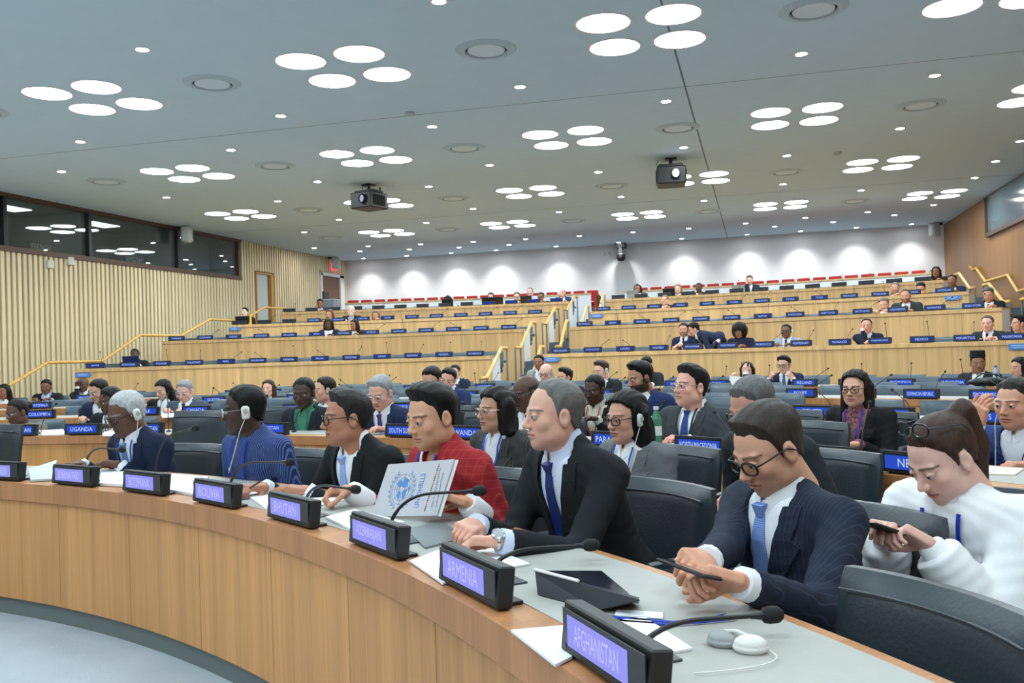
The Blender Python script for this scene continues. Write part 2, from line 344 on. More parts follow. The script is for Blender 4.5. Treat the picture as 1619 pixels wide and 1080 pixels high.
dl = [(225, 78), (444, 183), (127, 224), (97, 271), (365, 237), (683, 200), (263, 312), (502, 287), (678, 295), (774, 261), (439, 318), (536, 347), (481, 367), (497, 392), (674, 352), (748, 330), (694, 2),
      (1267, 85), (1478, 119), (1053, 160), (822, 137), (1423, 203), (1081, 233), (1244, 246), (946, 272), (1238, 291), (982, 311), (1361, 301), (1574, 255), (1541, 281), (1514, 302), (1476, 324), (1613, 223), (1113, 317), (884, 335), (1372, 335), (1414, 340), (1273, 344), (1317, 351), (1225, 358), (1179, 353), (1089, 361), (1001, 367), (916, 373), (831, 378),
      (582, 389), (569, 397), (665, 386), (647, 394), (748, 382), (726, 391), (805, 387)]
wash = [(553, 404), (630, 401), (707, 398), (783, 395), (878, 389), (972, 379), (1077, 376), (1181, 369), (1267, 362), (1358, 355), (1452, 346)]
dring = MB().lathe([(.07, 0), (.10, 0), (.10, -.008), (.07, -.008), (.07, 0)], 20, caps=False).mesh('trim_ring', TRIMR, True); DOWNW = emis('wall wash lens', (.97, .98, 1.), 60.); wlens = MB().lathe([(.078, -.004), (.0001, -.004)], 20, caps=False).mesh('lens', DOWNW); dlens = MB().lathe([(.078, -.004), (.0001, -.004)], 20, caps=False).mesh('lens', DOWN)
for i, (x, y) in enumerate(dl+wash):
    p = atz(x, y, ZC)
    if i >= len(dl): p[1] = YB-.62
    if p[1] > YB-.3 or not XL+.2 < p[0] < XR-.2: p[1] = min(p[1], YB-.62); p[0] = min(max(p[0], XL+.4), XR-.4)
    wsh = i >= len(dl)
    o = thing('downlight', 'small bright recessed downlight washing the back wall' if wsh else 'small round recessed ceiling downlight', 'downlight', (p[0], p[1], ZC), group='wall washers by the back wall' if wsh else 'small recessed downlights')
    obj('lens', wlens if wsh else dlens, o); obj('trim_ring', dring, o)
    if wsh and i % 1 == 0:
        li = bpy.data.lights.new('wall_washer', 'SPOT'); li.energy = 140; li.spot_size = math.radians(106); li.spot_blend = .9; li.shadow_soft_size = .06; li.color = (1, .97, .94)
        lo = obj('wall_washer_lamp', li, o, loc=(0, 0, -.03)); lo.rotation_euler = (math.radians(4), 0, 0)
sm = MB().lathe([(.0001, -.05), (.05, -.05), (.075, -.03), (.075, 0)], 16).mesh('smoke_detector', mat('detector', (190, 196, 198), .6), True)
for x, y in [(648, 178), (1324, 241), (1168, 60), (1036, 220)][:2]:
    p = atz(x, y, ZC); obj('smoke_detector', sm, None, 'small round smoke detector on the ceiling', 'detector', 'ceiling smoke detectors', loc=p)
# projectors hanging from the ceiling
def projector(px, py, yaw, label, lit):
    p = atz(px, py, ZC); t = thing('projector', label, 'projector', p, yaw); t.scale = (.66, .66, .78)
    MB().lathe([(.05, 0), (.05, -.16)], 12).build('pole', BLACK, t, True)
    MB().box((0, 0, -.02), (.16, .16, .02)).build('ceiling_plate', BLACK, t)
    MB().rbox((0, 0, -.2), (.36, .3, .03), .01).box((-.3, .2, -.14), (.02, .02, .06)).box((.3, .2, -.14), (.02, .02, .06)).build('mount_frame', BLACK, t)
    b = MB().rbox((0, 0, -.46), (.42, .45, .22), .03).build('body', mat('projector body', (30, 34, 38), .5), t)
    for i in range(6): MB().box((-.43, -.25+i*.1, -.46), (.012, .03, .14)).build('grille_slat', BLACKM, b)
    for i in range(6): MB().box((.43, -.25+i*.1, -.46), (.012, .03, .14)).build('grille_slat', BLACKM, b)
    MB().lathe([(.13, 0), (.13, .08), (.10, .09), (.10, .04), (.0001, .04)], 24, (.12, -.45, -.44), np.array([[1, 0, 0], [0, 0, -1], [0, 1, 0]])).build('lens_barrel', BLACK, t, True)
    MB().lathe([(.095, .05), (.0001, .075)], 20, (.12, -.45, -.44), np.array([[1, 0, 0], [0, 0, -1], [0, 1, 0]])).build('lens', emis('lens_lit' if lit else 'lens_dim', (.75, .72, 1.), 16. if lit else .6), t)
    MB().tube([(-.3, .1, -.2), (-.42, .15, -.1), (-.35, .1, 0)], .012, 6).build('cable', BLACK, t)
projector(1060, 251, .12, 'black ceiling projector with a bright lit lens', True)
projector(583, 292, -.28, 'black ceiling projector turned toward the slatted wall, lens unlit', False)
# loudspeakers, exit sign, camera
def speaker(p, rz, label):
    t = thing('loudspeaker', label, 'loudspeaker', p, rz)
    MB().rbox((0, .0, -.2), (.16, .13, .22), .05).build('cabinet', mat('speaker grey', (196, 202, 204), .5), t, True)
    MB().box((0, -.17, -.02), (.05, .1, .03)).build('bracket', BLACK, t)
speaker((XL+.32, 21.35, ZC-.02), math.radians(-70), 'white loudspeaker at the corner of the booth windows')
speaker((XL+.32, 30.3, ZC-.02), math.radians(-70), 'white loudspeaker above the brown door')
speaker((XR-.4, 31.3, ZC-.02), math.radians(110), 'white loudspeaker in the corner by the veneered wall')
t = thing('exit_sign', 'glowing red exit sign over the brown door', 'sign', (XL+.035, 30.75, 4.62))
MB().rbox((0, 0, .12), (.03, .2, .13), .01).build('box', emis('exit red', (1., .09, .12), 1.6), t)
place_text('EXIT', emis('exit white', (1, .55, .55), 1.4), t, (.034, 0, .12), (0, 1, 0), (0, 0, 1), .3, .15)
p = aty(981, 381, YB-.35)
t = thing('video_camera', 'black video camera hung on the back wall', 'camera', (p[0], p[1], ZC-.0))
MB().box((0, .1, -.08), (.16, .2, .08)).box((0, 0, -.3), (.07, .09, .2)).build('bracket', BLACK, t)
MB().lathe([(.11, -.62), (.15, -.54), (.15, -.4), (.1, -.36)], 18).build('body', BLACK, t, True)
MB().lathe([(.06, 0), (.07, .12), (.05, .13)], 14, (0, -.1, -.52), np.array([[1, 0, 0], [0, 0, -1], [0, 1, 0]])).build('lens', BLACKM, t, True)
for dx in (-.62, -.45): MB().box((p[0]+dx, YB-.01, 4.75), (.05, .01, .06)).build('wall_socket', mat('socket', (205, 205, 203), .6), None, label='small pale socket plate beside the video camera', cat='socket', group='socket plates on the back wall')
for x, y in ((79, 418), (111, 413)):
    q = atx(x, y, XL+.02); MB().rbox((0, 0, 0), (.03, .09, .09), .01).build('wall_box', mat('wall box', (222, 220, 208), .5), None, label='small cream box fixed on the slats under the booth window', cat='wall box', group='cream boxes on the slatted wall', loc=(XL+.03, q[1], q[2]))
# zig-zag handrail on the right wall
hp = [(1533, 421), (1538, 427), (1543, 424), (1558, 445), (1593, 435), (1609, 461), (1619, 458)]
pts = [atx(x, y, XR-.1) for x, y in hp]; pts.append(pts[-1]+np.array([0, -2., -.1]))
t = thing('wall_handrail', 'zigzag oak handrail on the veneered wall', 'handrail', (XR-.1, 26, 2.2))
MB().tube([q-np.array([XR-.1, 26, 2.2]) for q in pts], .035, 8).build('rail', RAILW, t)
for q in pts[1:6:2]: MB().tube([q-np.array([XR-.1, 26, 2.2]), q-np.array([XR-.2, 26, 2.24])], .012, 6).build('bracket', STEEL, t)
# handrails beside the stairs
def handrail(fn, k, label, s0=-.75, s1=.75, top=None):
    """rail climbing from level k-1 to k; fn(r) gives the plan point"""
    zl, zh = floorz(k-1) if k > 5 else 0., floorz(k) if k < 9 else 2.42; r = rowr(k)
    a = fn(r+s0-.45); b = fn(r+s0); c_ = fn(r+(s1*.45 if top is None else top)); d = fn(r+s1)
    A, B, Cc, D = [np.array([q[0], q[1], z]) for q, z in ((a, zl+.9), (b, zl+.9), (c_, zh+.9), (d, zh+.9))]
    t = thing('handrail', label, 'handrail', (b[0], b[1], zl))
    o = np.array([b[0], b[1], zl]); MB().tube([A-o, B-o, Cc-o, D-o], .035, 8).build('rail', RAILW, t)
    for q, z in ((A, zl), (B, zl), (D, zh)): MB().tube([np.array([q[0], q[1], z])-o, q-o], .02, 8).build('post', STEEL, t)
names = ['lowest', 'second', 'third', 'fourth']
for k in range(5, 9):
    n_ = names[k-5]
    handrail(lambda r: PP(r, math.degrees((AIL+.06)/r)), k, f'oak handrail at the {n_} step of the middle aisle, beside the Nicaragua side block')
    handrail(lambda r: PP(r, math.degrees((AIR-.04)/r)), k, f'oak handrail at the {n_} step of the middle aisle, beside the New Zealand side block', -.5, .5)
    handrail(lambda r: PP(r, THW(r, -13.95)), k, f'oak handrail at the {n_} flight of steps along the slatted wall', -1.45, .95, -.25)
    handrail(lambda r: PP(r, THW(r, 4.75)), k, f'oak handrail at the {n_} flight of steps along the veneered wall', -.6, .9)
# ------------------------------------------------------------------ desk rows
def arcdeg(L, r): return math.degrees(L/r)
SP = .665
def desk(k, th0, th1, label, near=False, wmat=None, zb=None):
    r, z = rowr(k), deskz(k); zb = floorz(k-1) if zb is None and k > 5 else (0. if zb is None else zb); thm = (th0+th1)/2
    t = thing('curved_desk', label, 'desk', (0, 0, 0)); wm = wmat or WOODT
    o = PP(r, thm, zb); t.location = tuple(o)
    def part(nm, mb, m, par=t):
        mb.v = [tuple(np.array(v)-o) for v in mb.v]; return mb.build(nm, m, par)
    wt = part('worktop', MB().arc([(r+.03, z-.035), (r+.62, z-.035), (r+.62, z), (r+.03, z)], th0, th1), NOSE if near else wm)
    if k < 5: part('writing_surface', MB().arc([(r+.13, z), (r+.585, z), (r+.585, z+.002), (r+.13, z+.002)], th0+.3, th1-.3), DESKG, wt)
    part('nosing', MB().arc([(r, z-.095), (r+.03, z-.095), (r+.03, z), (r, z)] if near else [(r, z-.07), (r+.03, z-.07), (r+.03, z), (r, z)], th0, th1), NOSE if k < 5 else WOODT)
    zk = zb+(.10 if k < 5 else .0); n = max(1, round(math.radians(th1-th0)*r/SP)); g = arcdeg(.002, r)
    for i in range(n):
        a = th0+(th1-th0)*i/n; b = th0+(th1-th0)*(i+1)/n
        part('panel', MB().arc([(r+.02, zk), (r+.045, zk), (r+.045, z-.07), (r+.02, z-.07)], a+g, b-g, 4 if near else 2), WOOD if near else wm)
    if k < 5: part('kick_plate', MB().arc([(r+.045, zb), (r+.06, zb), (r+.06, zk), (r+.045, zk)], th0, th1), KICK)
    for a in (th0, th1):
        ww = arcdeg(.03, r)*(1 if a == th0 else -1)
        part('end_panel', MB().arc([(r+.05, zb if k < 5 else floorz(k)-.3), (r+.6, zb if k < 5 else floorz(k)-.3), (r+.6, z-.035), (r+.05, z-.035)], a, a+ww, 1), wm if k < 5 else WHITE)
    return t
desk(0, -6, 80, 'curved oak desk carrying the Afghanistan to Burundi nameplates', True)
desk(1, -24, 62, 'curved oak desk carrying the Uganda and South Sudan nameplates', wmat=WOOD)
desk(2, -33, 54, 'curved oak desk carrying the Canada and Belize nameplates', wmat=WOOD)
desk(3, -32, 42, 'curved oak desk carrying the Egypt and Dominican Republic nameplates', wmat=WOOD)
desk(4, -27, 34, 'curved oak desk carrying the Indonesia and India nameplates', wmat=WOOD)
tl = ['lowest tier desk carrying the Qatar to Nicaragua nameplates', 'lowest tier desk carrying the New Zealand to Mauritania nameplates', 'second tier desk carrying the Sweden to Sierra Leone nameplates', 'second tier desk carrying the Seychelles to Korea nameplates',
      'third tier desk carrying the Viet Nam and United States nameplates', 'third tier desk carrying the United Kingdom to Switzerland nameplates', 'top tier desk with dark screens beside the slatted wall', 'top tier desk with dark screens beside the veneered wall']
for k in range(5, 9):
    r = rowr(k)
    desk(k, THW(r, -13.65), arcdeg(.36, r), 'oak fronted '+tl[2*(k-5)]); desk(k, arcdeg(1.44, r), arcdeg(1.8+12*.655+.45, r), 'oak fronted '+tl[2*(k-5)+1])
# white partition behind the top tier, with red chairs behind it
rW = rowr(9)
CAPW = wood('cap oak', (214, 176, 128), rnd=.02)
for a, b, lb in ((pol(atr(545, 480, rW))[1], pol(atr(934, 465, rW))[1], 'low white partition behind the top tier, slatted wall side'), (pol(atr(984, 462, rW))[1], pol(atr(1480, 431, rW))[1], 'low white partition behind the top tier, veneered wall side')):
    o = PP(rW, (a+b)/2, floorz(8)); t = thing('partition', lb, 'partition', o)
    def loc(mb): mb.v = [tuple(np.array(v)-o) for v in mb.v]; return mb
    loc(MB().arc([(rW, floorz(8)), (rW+.08, floorz(8)), (rW+.08, TZ[4]-.05), (rW, TZ[4]-.05)], a, b)).build('panel', WHITE, t)
    loc(MB().arc([(rW-.02, TZ[4]-.05), (rW+.1, TZ[4]-.05), (rW+.1, TZ[4]), (rW-.02, TZ[4])], a, b)).build('cap', CAPW, t)
rs_seat = MB().rbox((0, 0, .43), (.19, .22, .05), .02).mesh('seat', RED, True); rs_back = MB().rbox((0, -.22, .70), (.185, .03, .17), .02).mesh('backrest', RED, True); rs_leg = MB().box((0, 0, .19), (.03, .2, .19)).mesh('support', BLACK)
def redchair(th): 
    p = PP(rW+.7, th, 2.42); t = thing('red_chair', 'red upholstered chair behind the white partition', 'chair', p, facing(th), 'red chairs behind the white partition')
    obj('seat', rs_seat, t); obj('backrest', rs_back, t); obj('support', rs_leg, t)
a0 = pol(atr(549, 478, rW+.9))[1]
for i in range(19):
    th = a0+arcdeg(.445*i+.2, rW+.7)
    if th < pol(atr(930, 465, rW))[1]: redchair(th)
a0 = pol(atr(1005, 461, rW+.9))[1]
for i in range(19):
    th = a0+arcdeg(.445*i+.2, rW+.7)
    if th < pol(atr(1452, 432, rW))[1]: redchair(th)
t = thing('folded_flag_rack', 'red and green draped cloth at the end of the white partition', 'cloth', PP(rW+.3, pol(atr(941, 490, rW))[1], 2.42))
MB().rbox((0, 0, .36), (.05, .3, .36), .02).build('red_drape', RED, t); MB().rbox((.07, 0, .33), (.03, .25, .33), .02).build('green_drape', mat('green cloth', (64, 78, 52), .9), t)
# blue arrow plates on the panels
BLUEP = mat('blue plate', (86, 138, 214), .5); BLUET = mat('pale plate lettering', (170, 200, 240), .6)
def arrow(px, py, k, right, label):
    p = atr(px, py, rowr(k)-.004); th = pol(p)[1]; t = thing('arrow_sign', label, 'sign', p, facing(th)); s = -1 if right else 1
    pts = [(-.16, -.045), (.11, -.045), (.17, 0), (.11, .045), (-.16, .045)]
    n = len(pts); vs = [(s*x, .0, z) for x, z in pts]+[(s*x, .012, z) for x, z in pts]
    MB().add(vs, [tuple(range(n)), tuple(range(n, 2*n))]+[(i, (i+1) % n, n+(i+1) % n, n+i) for i in range(n)]).build('plate', BLUEP, t)
    MB().box((-.02*s, .013, .015), (.1, .001, .007)).box((-.02*s, .013, -.012), (.08, .001, .007)).build('print', BLUET, t)
arrow(132, 593, 5, True, 'blue arrow plate at the Qatar end of the lowest tier'); arrow(372, 520, 7, True, 'blue arrow plate on the third tier by the slatted wall')
arrow(873, 568.5, 5, True, 'blue arrow plate under the New Zealand nameplate'); arrow(944, 499.5, 7, True, 'blue arrow plate on the third tier by the middle aisle')
arrow(1507, 471, 7, True, 'blue arrow plate on the third tier by the veneered wall'); arrow(1613, 548, 5, True, 'blue arrow plate under the Mauritania nameplate')

# ------------------------------------------------------------------ nameplates and microphones
SCRN = emis('screen near', (.34, .35, .98), .95); SCRT = emis('near lettering', (.56, .57, 1.), 1.0)
SCRF = emis('screen far', (.02, .055, .34), .9); SCRFT = emis('far lettering', (.55, .72, 1.), 1.0); SCRM = emis('screen mid', (.03, .085, .62), .9); SCRD = mat('dark screen', (26, 34, 48), .3)
HX, HZ = .185, .052
def housing():
    mb = MB(); ti = math.radians(-7); Rx = np.array([[1, 0, 0], [0, math.cos(ti), -math.sin(ti)], [0, math.sin(ti), math.cos(ti)]]).T
    mb.rbox((0, 0, HZ+.005), (HX, .022, HZ), .004, Rx); return mb
hous = housing().mesh('housing', BLACK); foot = MB().rbox((0, -.03, .005), (.15, .035, .005), .002).mesh('foot', BLACK)
bez = MB().box((0, .0245, .057), (.172, .0015, .043), None).mesh('bezel', mat('bezel', (38, 42, 45), .35))
def scr(m, w=.135, x=.02): return MB().box((x, .0265, .058), (w, .0012, .032)).mesh('screen', m)
scrN, scrF, scrM, scrD = scr(SCRN, .128, .02), scr(SCRF, .15, 0), scr(SCRM, .15, 0), scr(SCRD, .15, 0)
btn = MB().box((.165, .026, .02), (.006, .002, .006)).mesh('button', mat('button', (70, 74, 78), .5))
def nameplate(k, th, txt, lit=True):
    r = rowr(k); p = PP(r+.06, th, deskz(k)); near = k == 0
    lb = 'black nameplate screen reading '+txt if txt else None
    t = thing('nameplate', lb or ('black nameplate with a dark blank screen on the top tier' if not lit else 'black nameplate with a plain blue screen on the top tier'), 'nameplate', p, facing(th), 'country nameplates' if txt else ('dark nameplates on the top tier' if not lit else 'plain blue nameplates on the top tier'))
    obj('housing', hous, t); obj('foot', foot, t)
    if k < 3: obj('bezel', bez, t)
    sc = obj('screen', (scrN if near else scrM if k < 5 else scrF) if lit else scrD, t)
    if near: obj('button', btn, t)
    if txt:
        me = text_mesh(txt, SCRT if near else SCRFT, w=.19 if near else .27, h=.042 if near else .038)
        if near: co = None
        obj('lettering', me, sc, mw=Matrix(((-1, 0, 0, .02 if near else 0), (0, 0, 1, .0282), (0, 1, 0, .058), (0, 0, 0, 1))))
SEATS = []          # (row, theta, name)
nm = 'AFGHANISTAN ARMENIA AZERBAIJAN BHUTAN BOLIVIA BOTSWANA BURKINA_FASO BURUNDI'.split()
for n_, th in zip(nm, (53.4, 47.2, 41.38, 35.29, 29.33, 23.59, 17.83, 11.95)): SEATS.append((0, th, n_.replace('_', ' ')))
for i, n_ in {0: 'UZBEKISTAN', 1: 'UGANDA', 2: 'TURKMENISTAN', 4: 'TAJIKISTAN', 6: 'SOUTH SUDAN', 7: 'RWANDA', 9: 'PARAGUAY', 10: 'NORTH MACEDONIA', 11: 'NIGER', 12: 'NEPAL'}.items(): SEATS.append((1, -7.0+4.15*i+{6: .4, 11: .95}.get(i, 0), n_))
for i, n_ in enumerate('COLOMBIA CHINA CHILE CANADA _ CAMEROON CAMBODIA CABO_VERDE BULGARIA BRUNEI BRAZIL BOSNIA BENIN _ BELIZE BELGIUM BELARUS'.split()):
    if n_ != '_': SEATS.append((2, -14.75+3.222*i, n_.replace('_', ' ')))
for i, n_ in enumerate('DOMINICA DOMINICAN_REPUBLIC ECUADOR EGYPT EL_SALVADOR EQUATORIAL_GUINEA ERITREA ESTONIA FIJI FINLAND FRANCE GABON GAMBIA GEORGIA GERMANY GHANA GREECE GRENADA _ _ GUATEMALA'.split()):
    if n_ != '_': SEATS.append((3, 32.45-2.634*i, n_.replace('_', ' ')))
for i, n_ in enumerate('INDIA INDONESIA IRAN_(ISLAMIC_REPUBLIC_OF) IRAQ IRELAND ISRAEL ITALY JAMAICA JAPAN JORDAN KENYA KIRIBATI KUWAIT LATVIA LEBANON LIBERIA LIBYA LITHUANIA LUXEMBOURG MADAGASCAR _ _ MALAYSIA MALDIVES'.split()):
    if n_ != '_': SEATS.append((4, 30.19-2.227*i-(.1 if i else 0), n_.replace('_', ' ')))
TL = {5: 'NICARAGUA NIGERIA NORWAY OMAN PAKISTAN PALAU PANAMA PAPUA_NEW_GUINEA PERU PHILIPPINES POLAND PORTUGAL QATAR', 6: 'SIERRA_LEONE SINGAPORE SLOVAKIA SLOVENIA SOLOMON_ISLANDS SOMALIA SOUTH_AFRICA SPAIN SRI_LANKA STATE_OF_PALESTINE SUDAN SURINAME SWEDEN', 7: 'UNITED_REPUBLIC_OF_TANZANIA UNITED_STATES URUGUAY VANUATU VENEZUELA VIET_NAM YEMEN HOLY_SEE EUROPEAN_UNION AFRICAN_UNION - - -', 8: '+ + + + - - - - - - - - -'}
TR = {5: 'NEW_ZEALAND NETHERLANDS_(KINGDOM_OF_THE) NAURU NAMIBIA MYANMAR MOZAMBIQUE MOROCCO MONTENEGRO MONACO MICRONESIA_(FEDERATED_STATES_OF) MEXICO MAURITIUS MAURITANIA', 6: 'SEYCHELLES SERBIA SENEGAL SAUDI_ARABIA SAO_TOME_AND_PRINCIPE SAN_MARINO SAMOA SAINT_VINCENT_AND_THE_GRENADINES SAINT_LUCIA SAINT_KITTS_AND_NEVIS RUSSIAN_FEDERATION ROMANIA REPUBLIC_OF_KOREA', 7: 'UNITED_KINGDOM UNITED_ARAB_EMIRATES UKRAINE TUVALU TURKIYE TUNISIA TRINIDAD_AND_TOBAGO TONGA TOGO TIMOR-LESTE THAILAND SYRIAN_ARAB_REPUBLIC SWITZERLAND', 8: '- - - - - - - - - - - - -'}
for k in range(5, 9):
    r = rowr(k)+.06
    for i, n_ in enumerate(TL[k].split()): SEATS.append((k, arcdeg(0.005-.667*i, r), n_.replace('_', ' ')))
    for i, n_ in enumerate(TR[k].split()): SEATS.append((k, arcdeg(1.80+.655*i, r), n_.replace('_', ' ')))
def inview(p, m=40): x, y, z = proj(p); return z > .3 and -m < x < 1619+m and -m < y < 1080+m
tips = {0: (.25, .25), }
def mic_mesh(dx, dy, hz):
    pts = [np.array([0, 0, .0]), np.array([0, 0, .06]), np.array([dx*.25, dy*.25, .06+(hz-.06)*.45]), np.array([dx, dy, hz])]
    return MB().tube(pts, [.004, .004, .004, .004], 6).mesh('stem', BLACK, True), MB().tube([np.array([dx, dy, hz])+np.array([dx, dy, hz*.5])*s for s in (-.02, .01, .06, .10)], [.006, .012, .012, .006], 8).mesh('foam_tip', BLACKM, True)
mics = [mic_mesh(*a) for a in ((.02, -.12, .30), (.2, -.1, .22), (-.18, -.08, .24), (.04, -.05, .34), (-.06, -.14, .27))]
micb = MB().lathe([(.022, 0), (.022, .012), (.008, .018)], 10).mesh('base', BLACK, True)
for k, th, txt in SEATS:
    if not inview(PP(rowr(k)+.06, th, deskz(k)+.05), 120): continue
    lit = txt != '-'; nameplate(k, th, '' if txt in '-+' else txt, lit)
    if k == 0: continue
    p = PP(rowr(k)+.3, th+arcdeg(.05, rowr(k)), deskz(k)); t = thing('microphone', 'black gooseneck microphone behind the %s nameplate' % txt if txt not in '-+' else 'thin black gooseneck microphone on the top tier desk', 'microphone', p, facing(th), 'gooseneck microphones' if txt not in '-+' else 'microphones on the top tier')
    a, b = mics[int(rng.integers(0, 5))]; obj('stem', a, t); obj('foam_tip', b, t); obj('base', micb, t)
# the seven large microphones on the front desk: (base pixel, tip pixel, tip arc radius)
for nm_, bp, tp, rt in (('BURKINA FASO', (134, 739), (193, 711), 6.78), ('BOTSWANA', (245, 749), (309, 677), 6.85), ('BOLIVIA', (363, 769), (458, 731), 6.85), ('BHUTAN', (482, 795), (562, 774), 6.8), ('AZERBAIJAN', (614, 838), (757, 776), 6.9), ('ARMENIA', (774, 904), (934, 889), 6.98), ('AFGHANISTAN', (1007, 1033), (1222, 1063), 6.95)):
    b = atz(*bp, .752); q = atr(*tp, rt); o = b; q = q-o; q[2] = max(q[2], .05)
    t = thing('microphone', 'large black gooseneck microphone beside the %s nameplate' % nm_, 'microphone', o, group='gooseneck microphones')
    ct = np.array([q[0]*.12, q[1]*.12, .03+q[2]*.62]); m3 = ct; e9 = ct+(q-ct)*.86
    cv_ = [2*(1-s_)*s_*ct+s_*s_*(ct+(q-ct)*.45) for s_ in np.linspace(0, 1, 9)]+[e9]
    MB().tube(cv_, [.0070]*3+[.0060]*3+[.0052]*4, 10).build('stem', BLACK, t, True)
    u = q-m3; u /= np.linalg.norm(u)
    MB().tube([e9-u*.01, e9+u*.02, q-u*.02], [.006, .010, .011], 10).build('capsule_collar', BLACK, t, True)
    MB().tube([q-u*.022, q-u*.016, q-u*.004, q+u*.016, q+u*.026, q+u*.03], [.010, .0165, .019, .018, .011, .003], 14).build('foam_tip', BLACKM, t, True)
    MB().lathe([(.024, -.002), (.024, .008), (.010, .014)], 14).build('base', BLACK, t, True)
# dark connector plates let into the desk behind each front nameplate
for k, th, txt in SEATS:
    if k == 0:
        p = PP(R1+.155, th-1.2, .7525); MB().rbox((0, 0, .002), (.12, .075, .003), .001).build('connector_panel', mat('dark panel', (58, 66, 72), .35), None, label='dark connector panel in the desk behind the %s nameplate' % txt, cat='panel', group='connector panels in the front desk', loc=p, rz=facing(th))
# ------------------------------------------------------------------ chairs
def backpad(w, z0, z1, t0, tilt=.16, n=8, m=7, y0=-.25):
    """padded backrest, slightly wrapped, leaning back"""
    vs = []; fs = []
    for side in (0, 1):
        for j in range(m):
            v = j/(m-1); z = z0+(z1-z0)*v
            for i in range(n):
                u = -1+2*i/(n-1); e = min(1, (1-abs(u))*7)*1.0; e2 = min(1, min(v, 1-v)*9)
                puff = .3+.7*math.sqrt(max(0, min(e, 1)))*math.sqrt(max(e2, 0)); x = w*u*(1-.04*(1-e2)); yb = y0-tilt*(z-z0)+.05*u*u
                vs.append((x, yb+(t0*puff if side else -t0*puff), z))
    N = n*m
    for j in range(m-1):
        for i in range(n-1):
            a = j*n+i; fs += [(a, a+n, a+n+1, a+1), (N+a, N+a+1, N+a+n+1, N+a+n)]
    for i in range(n-1): fs += [(i, i+1, N+i+1, N+i), ((m-1)*n+i, N+(m-1)*n+i, N+(m-1)*n+i+1, (m-1)*n+i+1)]
    for j in range(m-1): fs += [(j*n, N+j*n, N+(j+1)*n, (j+1)*n), (j*n+n-1, (j+1)*n+n-1, N+(j+1)*n+n-1, N+j*n+n-1)]
    return MB().add(vs, fs)
def chairset(m, top):
    d = {}
    d['seat'] = [MB().rbox((0, .0, .42), (.265, .25, .05), .035).mesh('seat', m, True)]
    d['backrest'] = [backpad(.275, .47, top, .042, n=13, m=11).mesh('backrest', m, True)]
    pp = [(-.262, -.245-.16*(top-.03-.47)+.045+.05+.003, top-.03)]; pp = []
    for i in range(13):
        u = -1+2*i/12; pp.append((.245*u, -.25-.16*(top-.045-.47)+.05*u*u+.040, top-.045))
    d['piping'] = [MB().tube(pp, .005, 5).mesh('piping', m, True)]
    d['armrest'] = [MB().tube([(s*.30, .12, .42), (s*.31, .14, .56), (s*.31, .1, .63), (s*.31, -.2, .63), (s*.30, -.27, .60)], [.018, .018, .024, .026, .02], 8).mesh('armrest', m, True) for s in (-1, 1)]
    d['column'] = [MB().lathe([(.03, .06), (.03, .37)], 12).mesh('column', BLACK, True)]
    b = MB()
    for i in range(5):
        q = 2*math.pi*i/5+.3; b.tube([(0, 0, .09), (.28*math.cos(q), .28*math.sin(q), .05)], [.025, .016], 6); b.lathe([(.0001, 0), (.025, .01), (.025, .04), (.0001, .05)], 8, (.27*math.cos(q), .27*math.sin(q), 0))
    d['base'] = [b.mesh('base', BLACK, True)]
    return d
CH = {('n', 0): chairset(LEATH, .86), ('n', 1): chairset(LEATH, 1.0), ('f', 0): chairset(LEATH_SHEEN, .835)}
def joined(d):
    me = bpy.data.meshes.new('office_chair'); bm = bmesh.new()
    for l in d.values():
        for x in l: bm.from_mesh(x)
    bm.to_mesh(me); bm.free(); me.materials.append(LEATH_SHEEN); return me
CHJ = joined(CH[('f', 0)])
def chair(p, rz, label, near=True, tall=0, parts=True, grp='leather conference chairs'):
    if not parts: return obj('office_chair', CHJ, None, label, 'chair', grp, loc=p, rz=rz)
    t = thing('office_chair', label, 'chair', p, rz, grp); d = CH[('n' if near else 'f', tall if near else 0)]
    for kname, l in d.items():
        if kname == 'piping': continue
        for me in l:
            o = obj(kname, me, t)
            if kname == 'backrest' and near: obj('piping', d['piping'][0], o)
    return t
CLEAR = 'BELIZE BELGIUM BELARUS EGYPT DOMINICA INDONESIA INDIA CANADA CHINA CHILE JAMAICA IRELAND'.split()+['DOMINICAN REPUBLIC', 'IRAN (ISLAMIC REPUBLIC OF)', 'UGANDA', 'NORTH MACEDONIA']
TAKEN = []      # hip places of people, filled before the empty chairs are set
def fill_chairs():
    def free(p): return all(math.hypot(p[0]-q[0], p[1]-q[1]) > .58 for q in TAKEN)
    for k, th, txt in SEATS:
        if k >= 8 and txt in '-+': nm_ = None
        else: nm_ = txt
        r = rowr(k)
        spots = [(r+.98, 'delegate')]
        if k < 5: spots.append((r+1.86, 'adviser'))
        for rr, kind in spots:
            p = PP(rr, th+(1.2 if kind == 'adviser' and k else 0)*(.5), floorz(k))
            if k == 0: continue
            if not inview(p+np.array([0, 0, .8]), 30) or not free(p): continue
            near = k <= 1
            if kind == 'adviser' and any(a[0] == k+1 and a[2] in CLEAR and abs(proj(PP(rowr(k+1)+.06, a[1], .8))[0]-proj(p+np.array([0, 0, .8]))[0]) < 15+9*300/max(60, 2000/proj(p)[2]) for a in SEATS): continue
            lb = ('empty %s-toned leather chair behind the %s nameplate' % ('dark' if near else 'grey', nm_) if kind == 'delegate' else 'empty %s-toned leather adviser chair two places behind the %s nameplate' % ('dark' if near else 'grey', nm_)) if nm_ else 'empty grey-toned chair at a dark screen on the top tier'  # grey tone is the painted sheen of the far leather
            chair(p, facing(th)+random.uniform(-.12, .12), lb, near, parts=k < 5, grp='empty chairs' if nm_ else 'empty chairs on the top tier')
